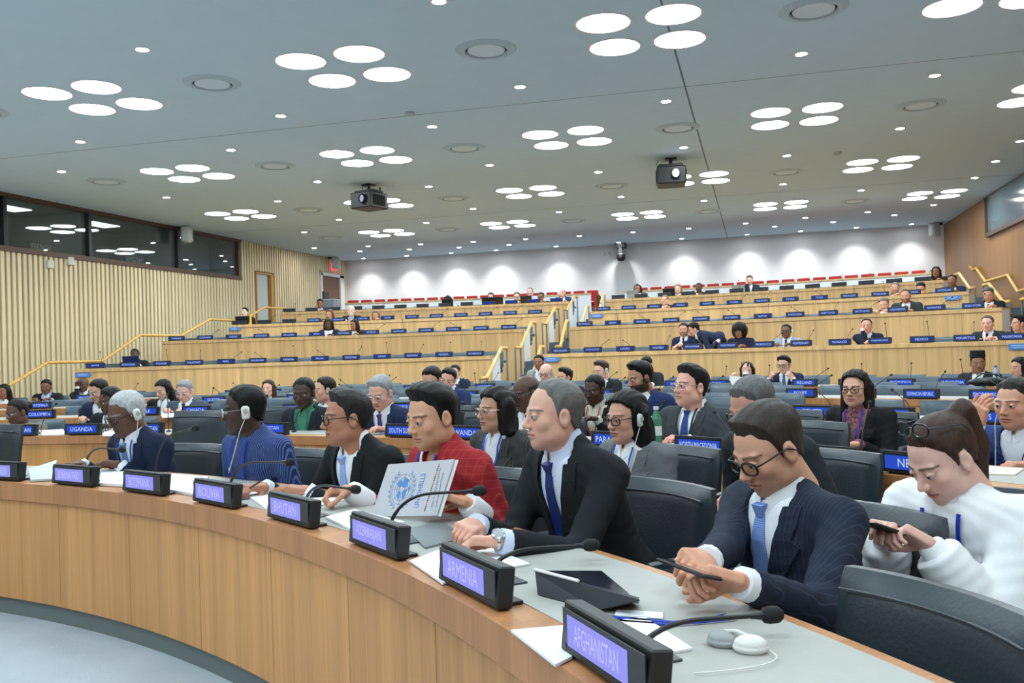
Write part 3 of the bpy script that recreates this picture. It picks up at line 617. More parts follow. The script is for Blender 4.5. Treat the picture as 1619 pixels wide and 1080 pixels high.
# ------------------------------------------------------------------ soft-body modelling: distance fields turned into smooth meshes
def nrm(v): v = np.asarray(v, float); return v/(np.linalg.norm(v)+1e-12)
def sph(P, c, r): return np.linalg.norm(P-np.asarray(c), axis=1)-r
def ell(P, c, r, Rm=None):
    q = P-np.asarray(c); q = q@Rm if Rm is not None else q; r = np.asarray(r, float)
    k0 = np.linalg.norm(q/r, axis=1); k1 = np.linalg.norm(q/(r*r), axis=1)+1e-9; return k0*(k0-1)/k1
def cap(P, a, b, ra, rb=None):
    a = np.asarray(a, float); b = np.asarray(b, float); rb = ra if rb is None else rb; ba = b-a
    h = np.clip(((P-a)@ba)/(ba@ba+1e-12), 0, 1); return np.linalg.norm(P-a-h[:, None]*ba, axis=1)-(ra+(rb-ra)*h)
def smin(a, b, k): h = np.clip(.5+.5*(b-a)/k, 0, 1); return b+(a-b)*h-k*h*(1-h)
def smax(a, b, k): return -smin(-a, -b, k)
def nets(f, lo, hi, v, snap=1):
    lo = np.asarray(lo, float); hi = np.asarray(hi, float); n = np.ceil((hi-lo)/v).astype(int)+1
    ax = [lo[i]+v*np.arange(n[i]) for i in range(3)]
    G = np.stack(np.meshgrid(*ax, indexing='ij'), -1).reshape(-1, 3); d = f(G).reshape(n)
    s = d < 0; sl = lambda a, o: a[o[0]:n[0]-1+o[0], o[1]:n[1]-1+o[1], o[2]:n[2]-1+o[2]]
    cs = [(x, y, z) for x in (0, 1) for y in (0, 1) for z in (0, 1)]
    cnt = sum(sl(s, o).astype(np.int8) for o in cs); act = (cnt > 0) & (cnt < 8)
    idx = np.full(act.shape, -1, np.int64); I = np.argwhere(act); idx[act] = np.arange(len(I))
    D = {o: sl(d, o)[act] for o in cs}; acc = np.zeros((len(I), 3)); num = np.zeros(len(I))
    for o in cs:
        for a in range(3):
            if o[a] == 0:
                o2 = list(o); o2[a] = 1; o2 = tuple(o2); da, db = D[o], D[o2]; cr = (da < 0) != (db < 0)
                t = np.where(cr, da/(da-db+1e-20), 0); p = np.tile(np.array(o, float), (len(I), 1)); p[:, a] += t
                acc += p*cr[:, None]; num += cr
    V = lo+(I+acc/np.maximum(num, 1)[:, None])*v
    F = []
    for a in range(3):
        b, c = (a+1) % 3, (a+2) % 3; o0 = [slice(None)]*3; o1 = [slice(None)]*3
        o0[a] = slice(0, n[a]-1); o1[a] = slice(1, n[a]); s0 = s[tuple(o0)]; s1 = s[tuple(o1)]
        E = np.argwhere(s0 != s1); E = E[(E[:, b] > 0) & (E[:, c] > 0) & (E[:, b] < n[b]-1) & (E[:, c] < n[c]-1)]
        if not len(E): continue
        fl = s0[tuple(E.T)]
        def cell(db, dc): q = E.copy(); q[:, b] -= db; q[:, c] -= dc; return idx[tuple(q.T)]
        q = np.stack([cell(1, 1), cell(0, 1), cell(0, 0), cell(1, 0)], 1); q[~fl] = q[~fl][:, ::-1]; F.append(q)
    F = np.concatenate(F) if F else np.zeros((0, 4), np.int64); F = F[(F >= 0).all(1)]
    for _ in range(snap):
        e = v*.1; d0 = f(V); g = np.stack([f(V+np.eye(3)[i]*e)-d0 for i in range(3)], 1)/e
        st = d0[:, None]*g/np.maximum((g*g).sum(1), .25)[:, None]; ln = np.linalg.norm(st, axis=1); st *= np.minimum(1, v*.6/np.maximum(ln, 1e-9))[:, None]; V = V-st
    return V, F
def soften(V, F, n=2, k=.5):
    a = F.ravel(); b = np.roll(F, -1, 1).ravel(); i = np.concatenate([a, b]); j = np.concatenate([b, a])
    cnt = np.bincount(i, minlength=len(V)); cnt = np.maximum(cnt, 1)
    for _ in range(n):
        av = np.stack([np.bincount(i, V[j, c], len(V)) for c in range(3)], 1)/cnt[:, None]; V = V+(av-V)*k
    return V
def qmesh(name, V, F, mats, col=None, midx=None):
    me = bpy.data.meshes.new(name); me.vertices.add(len(V)); me.vertices.foreach_set('co', np.asarray(V, np.float32).ravel())
    me.loops.add(F.size); me.loops.foreach_set('vertex_index', F.astype(np.int32).ravel())
    me.polygons.add(len(F)); me.polygons.foreach_set('loop_start', (np.arange(len(F))*F.shape[1]).astype(np.int32))
    try: me.polygons.foreach_set('loop_total', np.full(len(F), F.shape[1], np.int32))
    except Exception: pass
    me.polygons.foreach_set('use_smooth', np.ones(len(F), bool))
    for m in mats: me.materials.append(m)
    if midx is not None: me.polygons.foreach_set('material_index', np.asarray(midx, np.int32))
    if col is not None:
        a = me.color_attributes.new('Col', 'FLOAT_COLOR', 'POINT'); c4 = np.ones((len(V), 4), np.float32); c4[:, :3] = col; a.data.foreach_set('color', c4.ravel())
    me.update(calc_edges=True); me.validate(); return me
def merge(parts):
    V = []; F = []; Cc = []; n = 0
    for v, f, c in parts: V.append(v); F.append(f+n); Cc.append(np.broadcast_to(c, (len(v), 3))); n += len(v)
    return np.concatenate(V), np.concatenate(F), np.concatenate(Cc)
EV = np.array([.032, .080, .004])          # eye centre, mirrored in x
def head_sdf(P, detail=True):
    X = P.copy(); X[:, 0] = np.abs(X[:, 0])
    d = ell(X, (0, -.014, .036), (.0755, .097, .086)); d = smin(d, ell(X, (0, .028, -.03), (.060, .064, .082)), .035)
    d = smin(d, ell(X, (0, .030, -.072), (.050, .048, .040)), .03); d = smin(d, sph(X, (0, .066, -.098), .017), .028)
    d = smin(d, ell(X, (.040, .052, -.022), (.024, .026, .024)), .02); d = smin(d, ell(X, (.05, .005, -.062), (.014, .03, .026)), .03)
    if detail:
        d = smin(d, cap(X, (0, .083, .022), (.040, .074, .025), .010, .008), .014)
        d = smax(d, -ell(X, (.032, .101, .003), (.018, .018, .011)), .012)
        d = smin(d, cap(X, (0, .087, .010), (0, .108, -.027), .0072, .0105), .012); d = smin(d, sph(X, (.0105, .098, -.031), .0085), .007)
        d = smin(d, ell(X, (0, .0865, -.0555), (.024, .010, .0058)), .006); d = smin(d, ell(X, (0, .0855, -.0685), (.020, .011, .0068)), .006)
        d = smax(d, -ell(X, (0, .102, -.0620), (.023, .011, .0013)), .003)
        d = smax(smin(d, sph(X, EV, .0148), .004), -np.maximum(sph(X, EV, .0135), -1), .001) if False else d
        lid = np.maximum(sph(X, EV, .0142), -(X[:, 2]-EV[2]-.0024)); d = smin(d, lid, .003)
        lid2 = np.maximum(sph(X, EV, .0140), X[:, 2]-EV[2]+.0062); d = smin(d, lid2, .003)
    e = ell(X, (.0775, -.010, -.006), (.009, .020, .033)); e = smax(e, -ell(X, (.088, -.004, -.002), (.008, .011, .019)), .005); d = smin(d, e, .006)
    d = smin(d, cap(X, (0, -.020, -.055), (0, -.032, -.150), .054, .056), .022)
    return d
HB = ((-.1, -.125, -.16), (.1, .125, .135)); HEADS = {l: nets(head_sdf, *HB, v) for l, v in ((0, .0029), (1, .0048), (2, .009))}
def skull(P): X = P.copy(); X[:, 0] = np.abs(X[:, 0]); return smin(smin(ell(X, (0, -.014, .036), (.0755, .097, .086)), ell(X, (0, .028, -.03), (.060, .064, .082)), .035), cap(X, (0, -.03, -.03), (0, -.035, -.1), .058), .03)
YS = [-.14, -.09, -.055, -.035, -.025, 0.0, .012, .03, .05, .068, .08, .11]
LINES = {'short': [-.058, -.058, -.045, -.012, .024, .024, -.018, .046, .074, .088, .094, .10], 'recede': [-.058, -.058, -.045, -.012, .024, .024, -.012, .066, .104, .112, .112, .112], 'bald': [-.07, -.07, -.05, -.02, .024, .024, .0, .06, .3, .3, .3, .3],
         'low': [-.085, -.085, -.065, -.03, .022, .022, -.02, .040, .066, .080, .088, .10]}
def hair_noise(P, a, s=90, ax=1):
    return a*(np.sin(P[:, 0]*s+2*np.sin(P[:, 1]*23))*np.sin(P[:, 2]*s*.37+P[:, 1]*31)+.6*np.sin(P[:, 0]*s*2.1+P[:, 1]*19+P[:, 2]*13))
def hair_sdf(style):
    def f(P):
        X = P.copy(); X[:, 0] = np.abs(X[:, 0]); sk = skull(P); z = P[:, 2]; y = P[:, 1]; x = P[:, 0]
        nz = hair_noise(P, .0016)
        if style in ('short', 'recede', 'bald', 'low', 'side', 'quiff', 'crop', 'white'):
            ln = np.interp(y, YS, LINES[{'short': 'short', 'side': 'short', 'quiff': 'short', 'white': 'short', 'crop': 'short'}.get(style, style)])
            th = .005+.011*np.clip((z-.02)/.09, 0, 1)
            if style == 'quiff': th = th+.022*np.clip((z-.05)/.06, 0, 1)*np.clip((y+.05)/.1, 0, 1)
            if style == 'side': th = th+.012*np.clip((z-.06)/.05, 0, 1)*np.clip((y+.02)/.08, .2, 1)*np.clip(.5+x*9, .35, 1.2)
            if style == 'crop': th = th*.55+.002
            if style == 'recede': th = th*.75
            if style == 'white': th = th*.75+.005
            if style == 'bald': th = th*.5; ln = np.maximum(ln, np.where(z > .055, 1., -1.))
            th = th*np.clip((z-ln)/.045, .06, 1)
            return smax(sk-th+nz, (ln-z)*.75+nz*1.5, .004)
        if style in ('afro',):
            d = sph(P, (0, -.02, .04), .135)+hair_noise(P, .006, 70); d = smin(d, ell(X, (.085, -.01, -.03), (.045, .07, .08)), .03)
            return smax(d, -ell(X, (0, .09, -.035), (.062, .10, .092)), .012)
        if style in ('long', 'long2', 'bob', 'veil'):
            L = {'long': -.27, 'long2': -.24, 'bob': -.11, 'veil': -.16}[style]
            th = .014+.008*np.clip((z-.02)/.09, 0, 1); d = sk-th
            w = {'bob': .046, 'long': .034}.get(style, .036)
            d = smin(d, cap(X, (.076, -.035, .02), (.086+.016*(style == 'bob'), -.03, L), w, w*.72), .03 if style != 'bob' else .05)
            d = smin(d, ell(X, (0, -.07, -.08), (.088, .052, .15 if style != 'bob' else .1)), .03)
            if style != 'bob': d = smin(d, cap(X, (.04, -.075, -.05), (.06, -.075, L), .045, .03), .03)
            face = ell(X, (0, .10, -.03), (.066, .092, .118)); d = smax(d, -face, .008); d = smax(d, -cap(X, (0, .02, -.1), (0, .03, -.32), .055, .07), .01)
            d = smax(d, np.where(z > .05, (np.interp(y, YS, LINES['short'])+.004-z)*.75, -1.), .005)
            d = smax(d, np.where(z < .062, y-.026, -1.), .006)
            return d+hair_noise(P, .0026 if style != 'bob' else .006, 110 if style != 'bob' else 60)
        if style in ('pony', 'bun'):
            ln = np.interp(y, YS, LINES['short'])+.004; d = smax(sk-.009*np.clip((z-ln)/.03, .3, 1)+nz*.6, (ln-z)*.75, .004)
            if style == 'pony':
                t = smin(cap(P, (0, -.085, .085), (0, -.135, .075), .024, .028), cap(P, (0, -.135, .075), (.0, -.175, -.05), .03, .032), .02); t = smin(t, cap(P, (0, -.175, -.05), (-.01, -.17, -.25), .032, .012), .02); d = smin(d, t+nz, .012)
            else: d = smin(d, ell(P, (0, -.12, .03), (.045, .04, .045))+nz*1.5, .012)
            return d
    return f
_HAIR = {}
def hair_mesh(style, lod):
    lod = max(lod, 0); key = (style, lod)
    if key not in _HAIR:
        big = style in ('long', 'long2', 'bob', 'pony', 'afro', 'veil', 'bun'); lo = (-.17, -.23, -.31) if big else (-.11, -.14, -.11); hi = (.17, .14, .19) if big else (.11, .13, .17)
        _HAIR[key] = nets(hair_sdf(style), lo, hi, (.0042 if not big else .0058, .007 if not big else .0085, .012)[lod], 1)
    return _HAIR[key]
# ---- hands: wrist at origin, fingers along +Y, palm facing -Z, thumb on -X (a right hand)
def hand_sdf(curl, spread, thumb):
    segs = []
    for i, (bx, L, r) in enumerate(((-.028, .074, .0090), (-.0095, .082, .0092), (.0095, .076, .0088), (.027, .060, .0078))):
        a = math.radians(-spread*(1.5-i)*1.0); p = np.array([bx, .086-.004*abs(i-1), .0]); ang = 0.
        for j, fr in enumerate((.46, .30, .24)):
            ang += math.radians(curl[j]*(1+.06*i)); d = np.array([math.sin(-a)*math.cos(ang), math.cos(a)*math.cos(ang), -math.sin(ang)]); q = p+d*L*fr
            segs.append((p, q, r*(1-.07*j), r*(1-.07*(j+1)))); p = q
    p = np.array([-.030, .020, -.006]); tb = []
    for d, L, r in ((thumb[0], .042, .0125), (thumb[1], .034, .0105), (thumb[2], .026, .0092)): q = p+nrm(d)*L; tb.append((p, q, r, r*.88)); p = q
    def f(P):
        q = P.copy(); q[:, 2] *= 1.0
        bx = np.abs(P-np.array([0, .046, -.001]))-np.array([.031, .036, .005]); d = np.linalg.norm(np.maximum(bx, 0), axis=1)+np.minimum(bx.max(1), 0)-.0095
        Q = P*np.array([1, 1, 1.25]); d = smin(d, cap(Q, (0, -.016, 0), (0, .012, 0), .025, .0265), .02)
        d = smin(d, ell(P, (-.024, .032, -.008), (.016, .03, .013)), .012)
        fd = None
        for s in segs: c = cap(P, *s); fd = c if fd is None else np.minimum(fd, c)
        td = None
        for s in tb: c = cap(P, *s); td = c if td is None else smin(td, c, .004)
        return smin(smin(d, fd, .006), td, .010)
    return f
POSES = {'flat': ((10, 16, 12), 5, ((-.75, .65, -.12), (-.45, .9, -.1), (-.25, 1, -.1))), 'relax': ((24, 34, 22), 4, ((-.6, .75, -.35), (-.25, .95, -.3), (0, 1, -.2))), 'grip': ((48, 62, 34), 2, ((-.45, .7, -.6), (.05, .85, -.6), (.35, .8, -.35))), 'pinch': ((40, 46, 20), 3, ((-.4, .75, -.75), (.1, .9, -.6), (.2, 1, -.2))), 'clasp': ((34, 58, 40), 2, ((-.5, .8, -.3), (.1, 1, -.25), (.5, .8, -.2)))}
_HANDS = {}
def hand(pose, lod):
    lod = 0 if lod == 0 else 1; key = (pose, lod)
    if key not in _HANDS: _HANDS[key] = nets(hand_sdf(*POSES[pose]), (-.11, -.075, -.12), (.06, .19, .05), .0030 if lod == 0 else .006)
    return _HANDS[key]
def hand_at(pose, lod, w, d, n, left, sc):
    V, F = hand(pose, lod); V = V*sc
    if left: V = V*np.array([-1, 1, 1]); F = F[:, ::-1]
    Y = nrm(d); n = np.asarray(n, float); Z = nrm(-(n-(n@Y)*Y)); X = np.cross(Y, Z); return np.asarray(w)+V@np.stack([X, Y, Z]), F
def rotz(a): c, s = math.cos(a), math.sin(a); return np.array([[c, -s, 0], [s, c, 0], [0, 0, 1.]])
def rotx(a): c, s = math.cos(a), math.sin(a); return np.array([[1, 0, 0], [0, c, -s], [0, s, c]])
def roty(a): c, s = math.cos(a), math.sin(a); return np.array([[c, 0, s], [0, 1, 0], [-s, 0, c]])
# ------------------------------------------------------------------ people
SKIN = mat('skin', (200, 150, 120), .5, attr='Col', bump=.05, bscale=(220, 220, 220), spec=.35, var=.05, vscale=(45, 45, 45)); _b = SKIN.node_tree.nodes['Principled BSDF']; _b.inputs['Subsurface Weight'].default_value = .12; _b.inputs['Subsurface Radius'].default_value = (.012, .004, .002); _b.inputs['Subsurface Scale'].default_value = 1.
EYEM = mat('eye', (225, 222, 215), .3, attr='Col', spec=.25)
def fabric(rgb, nm=None, rough=.85):
    return mat(nm or 'fabric %d %d %d' % tuple(rgb), rgb, rough, spec=.25, var=.07, vscale=(7, 7, 7), bump=.5, bscale=(13, 13, 9))
def hairm(rgb): return mat('hair %d %d %d' % tuple(rgb), rgb, .5, spec=.22, var=.22, vscale=(120, 60, 30), bump=.35, bscale=(260, 120, 60))
def stripes(nm, a, b, sx, axis=0, width=.5, wob=.0):
    """woven stripes / checks along the object axes"""
    if nm in _M: return _M[nm]
    m = fabric(a, nm); N = m.node_tree.nodes; L = m.node_tree.links; bs = N['Principled BSDF']; src = bs.inputs['Base Color'].links[0].from_socket
    tc = N.new('ShaderNodeTexCoord'); fac = None
    for ax in (axis if isinstance(axis, tuple) else (axis,)):
        sp = N.new('ShaderNodeSeparateXYZ'); L.new(tc.outputs['Object'], sp.inputs[0])
        m1 = N.new('ShaderNodeMath'); m1.operation = 'MULTIPLY'; m1.inputs[1].default_value = sx; L.new(sp.outputs[ax], m1.inputs[0])
        m2 = N.new('ShaderNodeMath'); m2.operation = 'FRACT'; L.new(m1.outputs[0], m2.inputs[0])
        m3 = N.new('ShaderNodeMath'); m3.operation = 'LESS_THAN'; m3.inputs[1].default_value = width; L.new(m2.outputs[0], m3.inputs[0])
        if fac is None: fac = m3.outputs[0]
        else:
            mm = N.new('ShaderNodeMath'); mm.operation = 'MAXIMUM'; L.new(fac, mm.inputs[0]); L.new(m3.outputs[0], mm.inputs[1]); fac = mm.outputs[0]
    mx = N.new('ShaderNodeMix'); mx.data_type = 'RGBA'; L.new(fac, mx.inputs[0]); L.new(src, mx.inputs[6]); mx.inputs[7].default_value = lin(b)+(1,); L.new(mx.outputs[2], bs.inputs['Base Color']); return m
FW = mat('frame black', (20, 20, 22), .3); LENS = glassy('spectacle lens', (1, 1, 1), .02)
def skinc(rgb): return np.array(lin(rgb))
def paint(V, sk, hc, o):
    """own colours of the face, in head space: lips, brows, beard shadow, cheeks; plus shade painted into mouth crease and nostrils"""
    x, y, z = np.abs(V[:, 0]), V[:, 1], V[:, 2]; c = np.tile(sk, (len(V), 1)); fr = y > .055
    def mix(w, q): nonlocal c; w = np.clip(w, 0, 1)[:, None]; c = c*(1-w)+np.asarray(q)*w
    if o.get('beard'):
        bw = np.clip((-.028-z)/.012, 0, 1)*np.clip((y+.0)/.02, 0, 1)*(1-np.clip(1-np.hypot(x/.028, (z+.063)/.012), 0, .25)*4)*np.clip((z+.125)/.012, 0, 1); bw = np.maximum(bw, np.clip((.045-np.abs(y-.008))/.03, 0, 1)*(z < .0)*(z > -.1)*(x > .045)*.9); mix(bw*o['beard'], hc)
    mix(.35*np.exp(-((x-.042)**2+(z+.02)**2)/.0005)*fr, sk*np.array([1.15, .8, .72]))
    mix((.75*np.exp(-(x/.026)**4)*np.exp(-((z+.0625)/.0115)**4))*(y > .076), np.array(o['lips']) if o.get('lips') is not None else sk*np.array([.80, .52, .48]))
    mix(.85*(np.abs(z+.0622) < .0019)*(x < .024)*(y > .07), sk*.18)  # shade between the lips, painted dark
    br = np.abs(z-(.0265+.10*(x-.012)-2.2*np.maximum(x-.035, 0)**1.5))
    mix(np.clip((.0052-.03*np.maximum(x-.03, 0)-br)/.002, 0, 1)*(x > .009)*(x < .055)*(y > .05)*.85, hc*.6+sk*.08)
    dE = np.hypot(x-EV[0], (z-EV[2]+.001)*1.5); mix(.35*np.clip((.022-dE)/.01, 0, 1)*(y > .06), sk*np.array([.62, .5, .45]))
    mix(.8*np.clip((.0022-np.abs(z-EV[2]-.0030))/.001, 0, 1)*(np.abs(x-EV[0]) < .014)*(y > .08), np.array([.01, .008, .008]))
    mix(.7*np.exp(-((x-.0085)**2+(z+.0375)**2+(y-.1)**2)/.000018), sk*.2)  # shade inside the nostrils, painted dark
    return c
def ik(S_, W_, a, b, hint):
    d = W_-S_; L = np.linalg.norm(d); L = min(L, (a+b)*.985); u = nrm(d); W2 = S_+u*L
    h = (a*a-b*b+L*L)/(2*L); k = math.sqrt(max(a*a-h*h, 1e-6)); p = np.asarray(hint, float); p = nrm(p-(p@u)*u); return S_+u*h+p*k, W2
DEF = dict(hy=0, hp=0, hr=0, ty=0, lean=.14, side=0., skin=(196, 148, 122), hair='short', hc=(30, 27, 26), outer='jacket', oc=(28, 32, 40), shirt=(232, 236, 242), tie=None, w=1.08, dep=1.05, hs=1.08, glasses=None, lod=1, hands=None, beard=0, sit=True, head=None, lips=None, lan=None, female=False)
PEOPLE = []
def person(label, at, **kw):
    o = dict(DEF); o.update(kw); lod = o['lod']; sc = o['hs']
    Hd = np.asarray(at, float); r_, th = pol(Hd)
    zf = o['floor'] if 'floor' in o else 0.
    rz = facing(th)+math.radians(o['ty']); Rz = rotz(rz); fwd = Rz[:, 1]; rgt = Rz[:, 0]
    base = np.array([Hd[0], Hd[1], zf])-fwd*o['lean']-rgt*o['side']
    T = thing('person', label, 'person', base, rz, o.get('group'))
    hL = Rz.T@(Hd-base)                                   # head centre in the person's own frame
    hip = np.array([0, 0, .50 if o['sit'] else .92])
    RH = rotz(math.radians(o['hy']))@rotx(math.radians(-o['hp']))@roty(math.radians(o['hr']))
    nb = hL+np.array([0, -.03, -.106*sc])+ .35*(RH@np.array([0, -.02, -.03]))   # neck base
    u = nrm(nb-hip); L = np.linalg.norm(nb-hip); f_ = nrm(np.cross(u, np.array([1., 0, 0]))); x_ = np.cross(f_, u)
    TW = rotz(math.radians(o.get('twist', 0)))
    B = np.stack([x_, f_, u])@np.eye(3); zs = .52/L; w, dp = o['w'], o['dep']
    toq = lambda P: ((P-hip)@B.T)*np.array([1, 1, zs]); frq = lambda q: hip+(np.asarray(q, float)*np.array([1, 1, 1/zs]))@B
    def torso_q(q):
        X = q.copy(); X[:, 0] = np.abs(X[:, 0])
        d = ell(X, (0, 0, .33), (.168*w, .112*dp, .19)); d = smin(d, cap(X, (0, -.012, .458), (.150*w, -.015, .442), .062, .058), .05)
        d = smin(d, cap(X, (0, -.015, .44), (0, -.018, .525), .085, .058), .05); d = smin(d, ell(X, (0, .018, .14), (.160*w, .122*dp, .17)), .07)
        if o['female']: d = smin(d, ell(X, (.072, .085*dp, .30), (.062, .05, .062)), .035)
        return smin(d, ell(X, (0, -.01, .01), (.178*w, .138*dp, .13)), .06)
    sh = [frq((s*.186*w, -.012, .432)) for s in (1, -1)]          # right, left shoulder
    hands = o['hands'] or [None, None]; arms = []
    for i, s in enumerate((1, -1)):
        hd = hands[i]
        if hd is None: wp, fd, pn, pose = np.array([s*.13, hip[1]+.42, .80]), np.array([-s*.45, .85, -.1]), np.array([0, 0, -1.]), 'relax'
        else:
            wp = np.asarray(hd[0], float); wp = Rz.T@(wp-base) if hd[1] == 'w' else wp; fd, pn, pose = np.asarray(hd[2], float), np.asarray(hd[3], float), hd[4]
            if len(hd) > 5 and hd[5] == 'w': fd = Rz.T@fd; pn = Rz.T@pn
        el, wr = ik(sh[i], wp, .29*w/1.04, .27*w/1.04, (s*.3, -.25, -1.)); fd = nrm(fd)+.55*nrm(wr-el); arms.append((sh[i], el, wr, fd, pn, pose))
    def arm_sdf(P, ex, cut):
        d = None
        for S_, el, wr, fd, pn, pose in arms:
            e = wr+(el-wr)*cut/np.linalg.norm(el-wr); a = smin(cap(P, S_, el, .060+ex, .047+ex), cap(P, el, e, .047+ex, .0405+ex), .03)
            a = smax(a, (P-e)@nrm(wr-el)-.004, .006); d = a if d is None else np.minimum(d, a)
        return d
    kind = o['outer']; ex = .012; vx = (.0088, .0155, .026)[lod]
    Om = o['om'] if 'om' in o else fabric(o['oc']); zb = o.get('vz', .16); vw = o.get('vw', .078)
    loose = o.get('loose', 0.)
    def outer_full(P):
        q = toq(P); return smin(torso_q(q)-ex, arm_sdf(P, .004+loose, .028 if kind != 'bare' else .16), .045)
    def folds(P):
        q = toq(P); a = .0026+.001*loose/.03
        return a*np.sin(P[:, 0]*41+6*np.sin(P[:, 2]*17)+P[:, 1]*23)*np.sin(P[:, 2]*46+5*np.sin(P[:, 1]*13))
    def outer(P):
        q = toq(P); d = torso_q(q)-ex
        d = smax(d, -cap(q, (0, -.012, .50), (0, -.005, .66), .060, .066), .006)
        if kind in ('jacket', 'vneck'):
            ww = np.interp(q[:, 2], [zb, .45, .56], [0, vw, vw*1.05]); d = smax(d, -np.maximum((np.abs(q[:, 0])-ww)*.85, -(q[:, 1]-.005)), .004)
        if kind == 'gho': d = smax(d, -np.maximum((np.abs(q[:, 0])-np.interp(q[:, 2], [.36, .50, .56], [0, .052, .058]))*.85, -(q[:, 1]-.005)), .004)
        d = smin(d, arm_sdf(P, .004+loose, .028 if kind != 'bare' else .16), .04)+folds(P)*(1 if lod < 2 else 0)
        return smax(d, -q[:, 2]-.06, .01)
    P0 = np.array([a[j] for a in arms for j in (0, 1, 2)]+[hip, nb]); lo = P0.min(0)-.2; hi = P0.max(0)+.16; lo[2] = max(lo[2], .38 if o['sit'] else .7); lo[1] = min(lo[1], -.22)
    V, F = nets(outer, lo, hi, vx); V = soften(V, F, 3) if lod < 2 else V; g = obj({'jacket': 'jacket', 'vneck': 'cardigan', 'top': 'top', 'gho': 'robe', 'blouse': 'blouse', 'bare': 'top'}[kind], qmesh('garment', V, F, [Om]), T)
    def front_y(fn, x, z):
        ys = np.linspace(.32, -.05, 75); q = np.stack([np.full(75, x), ys, np.full(75, z)], 1); d = fn(q); k = np.argmax(d < 0); return ys[k] if (d < 0).any() else 0.
    fj = lambda q: torso_q(q)-ex; fs = lambda q: torso_q(q)-.002
    if kind in ('jacket', 'vneck'):
        Sm = o['sm'] if 'sm' in o else fabric(o['shirt'])
        def shirt(P):
            q = toq(P); d = smax(torso_q(q)-.002, -cap(q, (0, -.012, .515), (0, -.0, .66), .068, .074), .006); d = smax(d, q[:, 2]-.512, .004); d = smax(d, -q[:, 2]+.02, .01); return smax(d, -q[:, 1]-.03, .01)
        V, F = nets(shirt, lo, hi, vx); V = soften(V, F, 3); sho = obj('shirt', qmesh('shirt', V, F, [Sm]), T)
        if lod < 2:
            for S_, el, wr, fd, pn, pose in arms:   # shirt cuffs
                dv = nrm(wr-el); MB().tube([wr-dv*.06, wr-dv*.006, wr+dv*.004, wr+dv*.005], [.0415, .0412, .0400, .031], 14).build('cuff', Sm, sho, True)
        if kind == 'jacket' and lod < 2:
            for s in (1, -1):                    # lapels lying on the jacket front
                A_, B_ = [], []
                for z in np.linspace(zb+.01, .50, 15):
                    wi = np.interp(z, [zb, .45, .56], [0, vw, vw*1.05]); lw = np.interp(z, [zb, .36, .385, .40, .50], [.012, .075, .082, .052, .050])
                    xi, xo = s*(wi-.002), s*(wi+lw); A_.append(frq((xi, front_y(fj, xi, z)+.005, z))); B_.append(frq((xo, front_y(fj, xo, z)+.005, z)))
                MB().ribbon(A_, B_, f_, .0045).build('lapel', Om, g)
        if lod < 2 and kind == 'jacket':         # shirt collar: band plus two points
            A_, B_ = [], []
            for a in np.linspace(-171, 171, 25):
                ca, sa = math.cos(math.radians(a)), math.sin(math.radians(a)); front = max(0, (abs(a)-95)/76)
                A_.append(frq((.066*sa, -.012-.064*ca+.006*front, .572-.030*front))); B_.append(frq((.080*sa*(1-.10*front), -.010-.080*ca+.030*front, .518-.062*front)))
            NN = np.array([nrm((b-hip)-((b-hip)@u)*u) for b in B_]); MB().ribbon(A_, B_, NN, .003).build('collar', Sm, sho, True)
        if o['tie'] is not None:
            Tm = o['tm'] if 'tm' in o else fabric(o['tie'], rough=.55); A_, B_ = [], []
            zz = np.linspace(.475, zb-.05, 10)
            for z in zz:
                hw = np.interp(z, [.1, .2, .46, .475], [.042, .040, .020, .017]); y = front_y(fs, 0, z)+.006; A_.append(frq((-hw, y, z))); B_.append(frq((hw, y, z)))
            to = MB().ribbon(A_, B_, f_, .005).build('tie', Tm, T)
            if lod < 2:
                y = front_y(fs, 0, .49); k0, k1 = [frq(v) for v in ((-.022, y+.012, .505), (.022, y+.012, .505))], [frq(v) for v in ((.012, y+.012, .465), (-.012, y+.012, .465))]
                ps = k0+k1; MB().add([q-f_*.012 for q in ps]+[q+f_*.012 for q in ps], [(0, 1, 2, 3), (4, 5, 6, 7), (0, 1, 5, 4), (1, 2, 6, 5), (2, 3, 7, 6), (3, 0, 4, 7)]).build('tie_knot', Tm, to)
    if kind in ('gho',):                         # crossed-over collar bands and turned-back white cuffs
        for s, wd, cm in ((1, .05, Om), (-1, .05, Om)):
            A_, B_ = [], []
            for z in np.linspace(.16, .52, 14):
                xi = s*np.interp(z, [.16, .52], [-.05, .062]); xo = xi+s*wd; A_.append(frq((xi, front_y(fj, xi, z)+.004, z))); B_.append(frq((xo, front_y(fj, xo, z)+.004, z)))
            MB().ribbon(A_, B_, f_, .006).build('collar_band', cm, g)
        A_, B_ = [], []
        for z in np.linspace(.42, .53, 6):
            xi = np.interp(z, [.42, .53], [.020, .056]); A_.append(frq((xi, front_y(fj, xi, z)+.006, z))); B_.append(frq((xi-.014, front_y(fj, xi, z)+.006, z)))
        MB().ribbon(A_, B_, f_, .004).build('white_under_collar', PAPER, g)
        for S_, el, wr, fd, pn, pose in arms: dv = nrm(wr-el); MB().tube([wr-dv*.115, wr-dv*.10, wr-dv*.02, wr], [.047, .052, .049, .042], 16).build('white_cuff', PAPER, g, True)
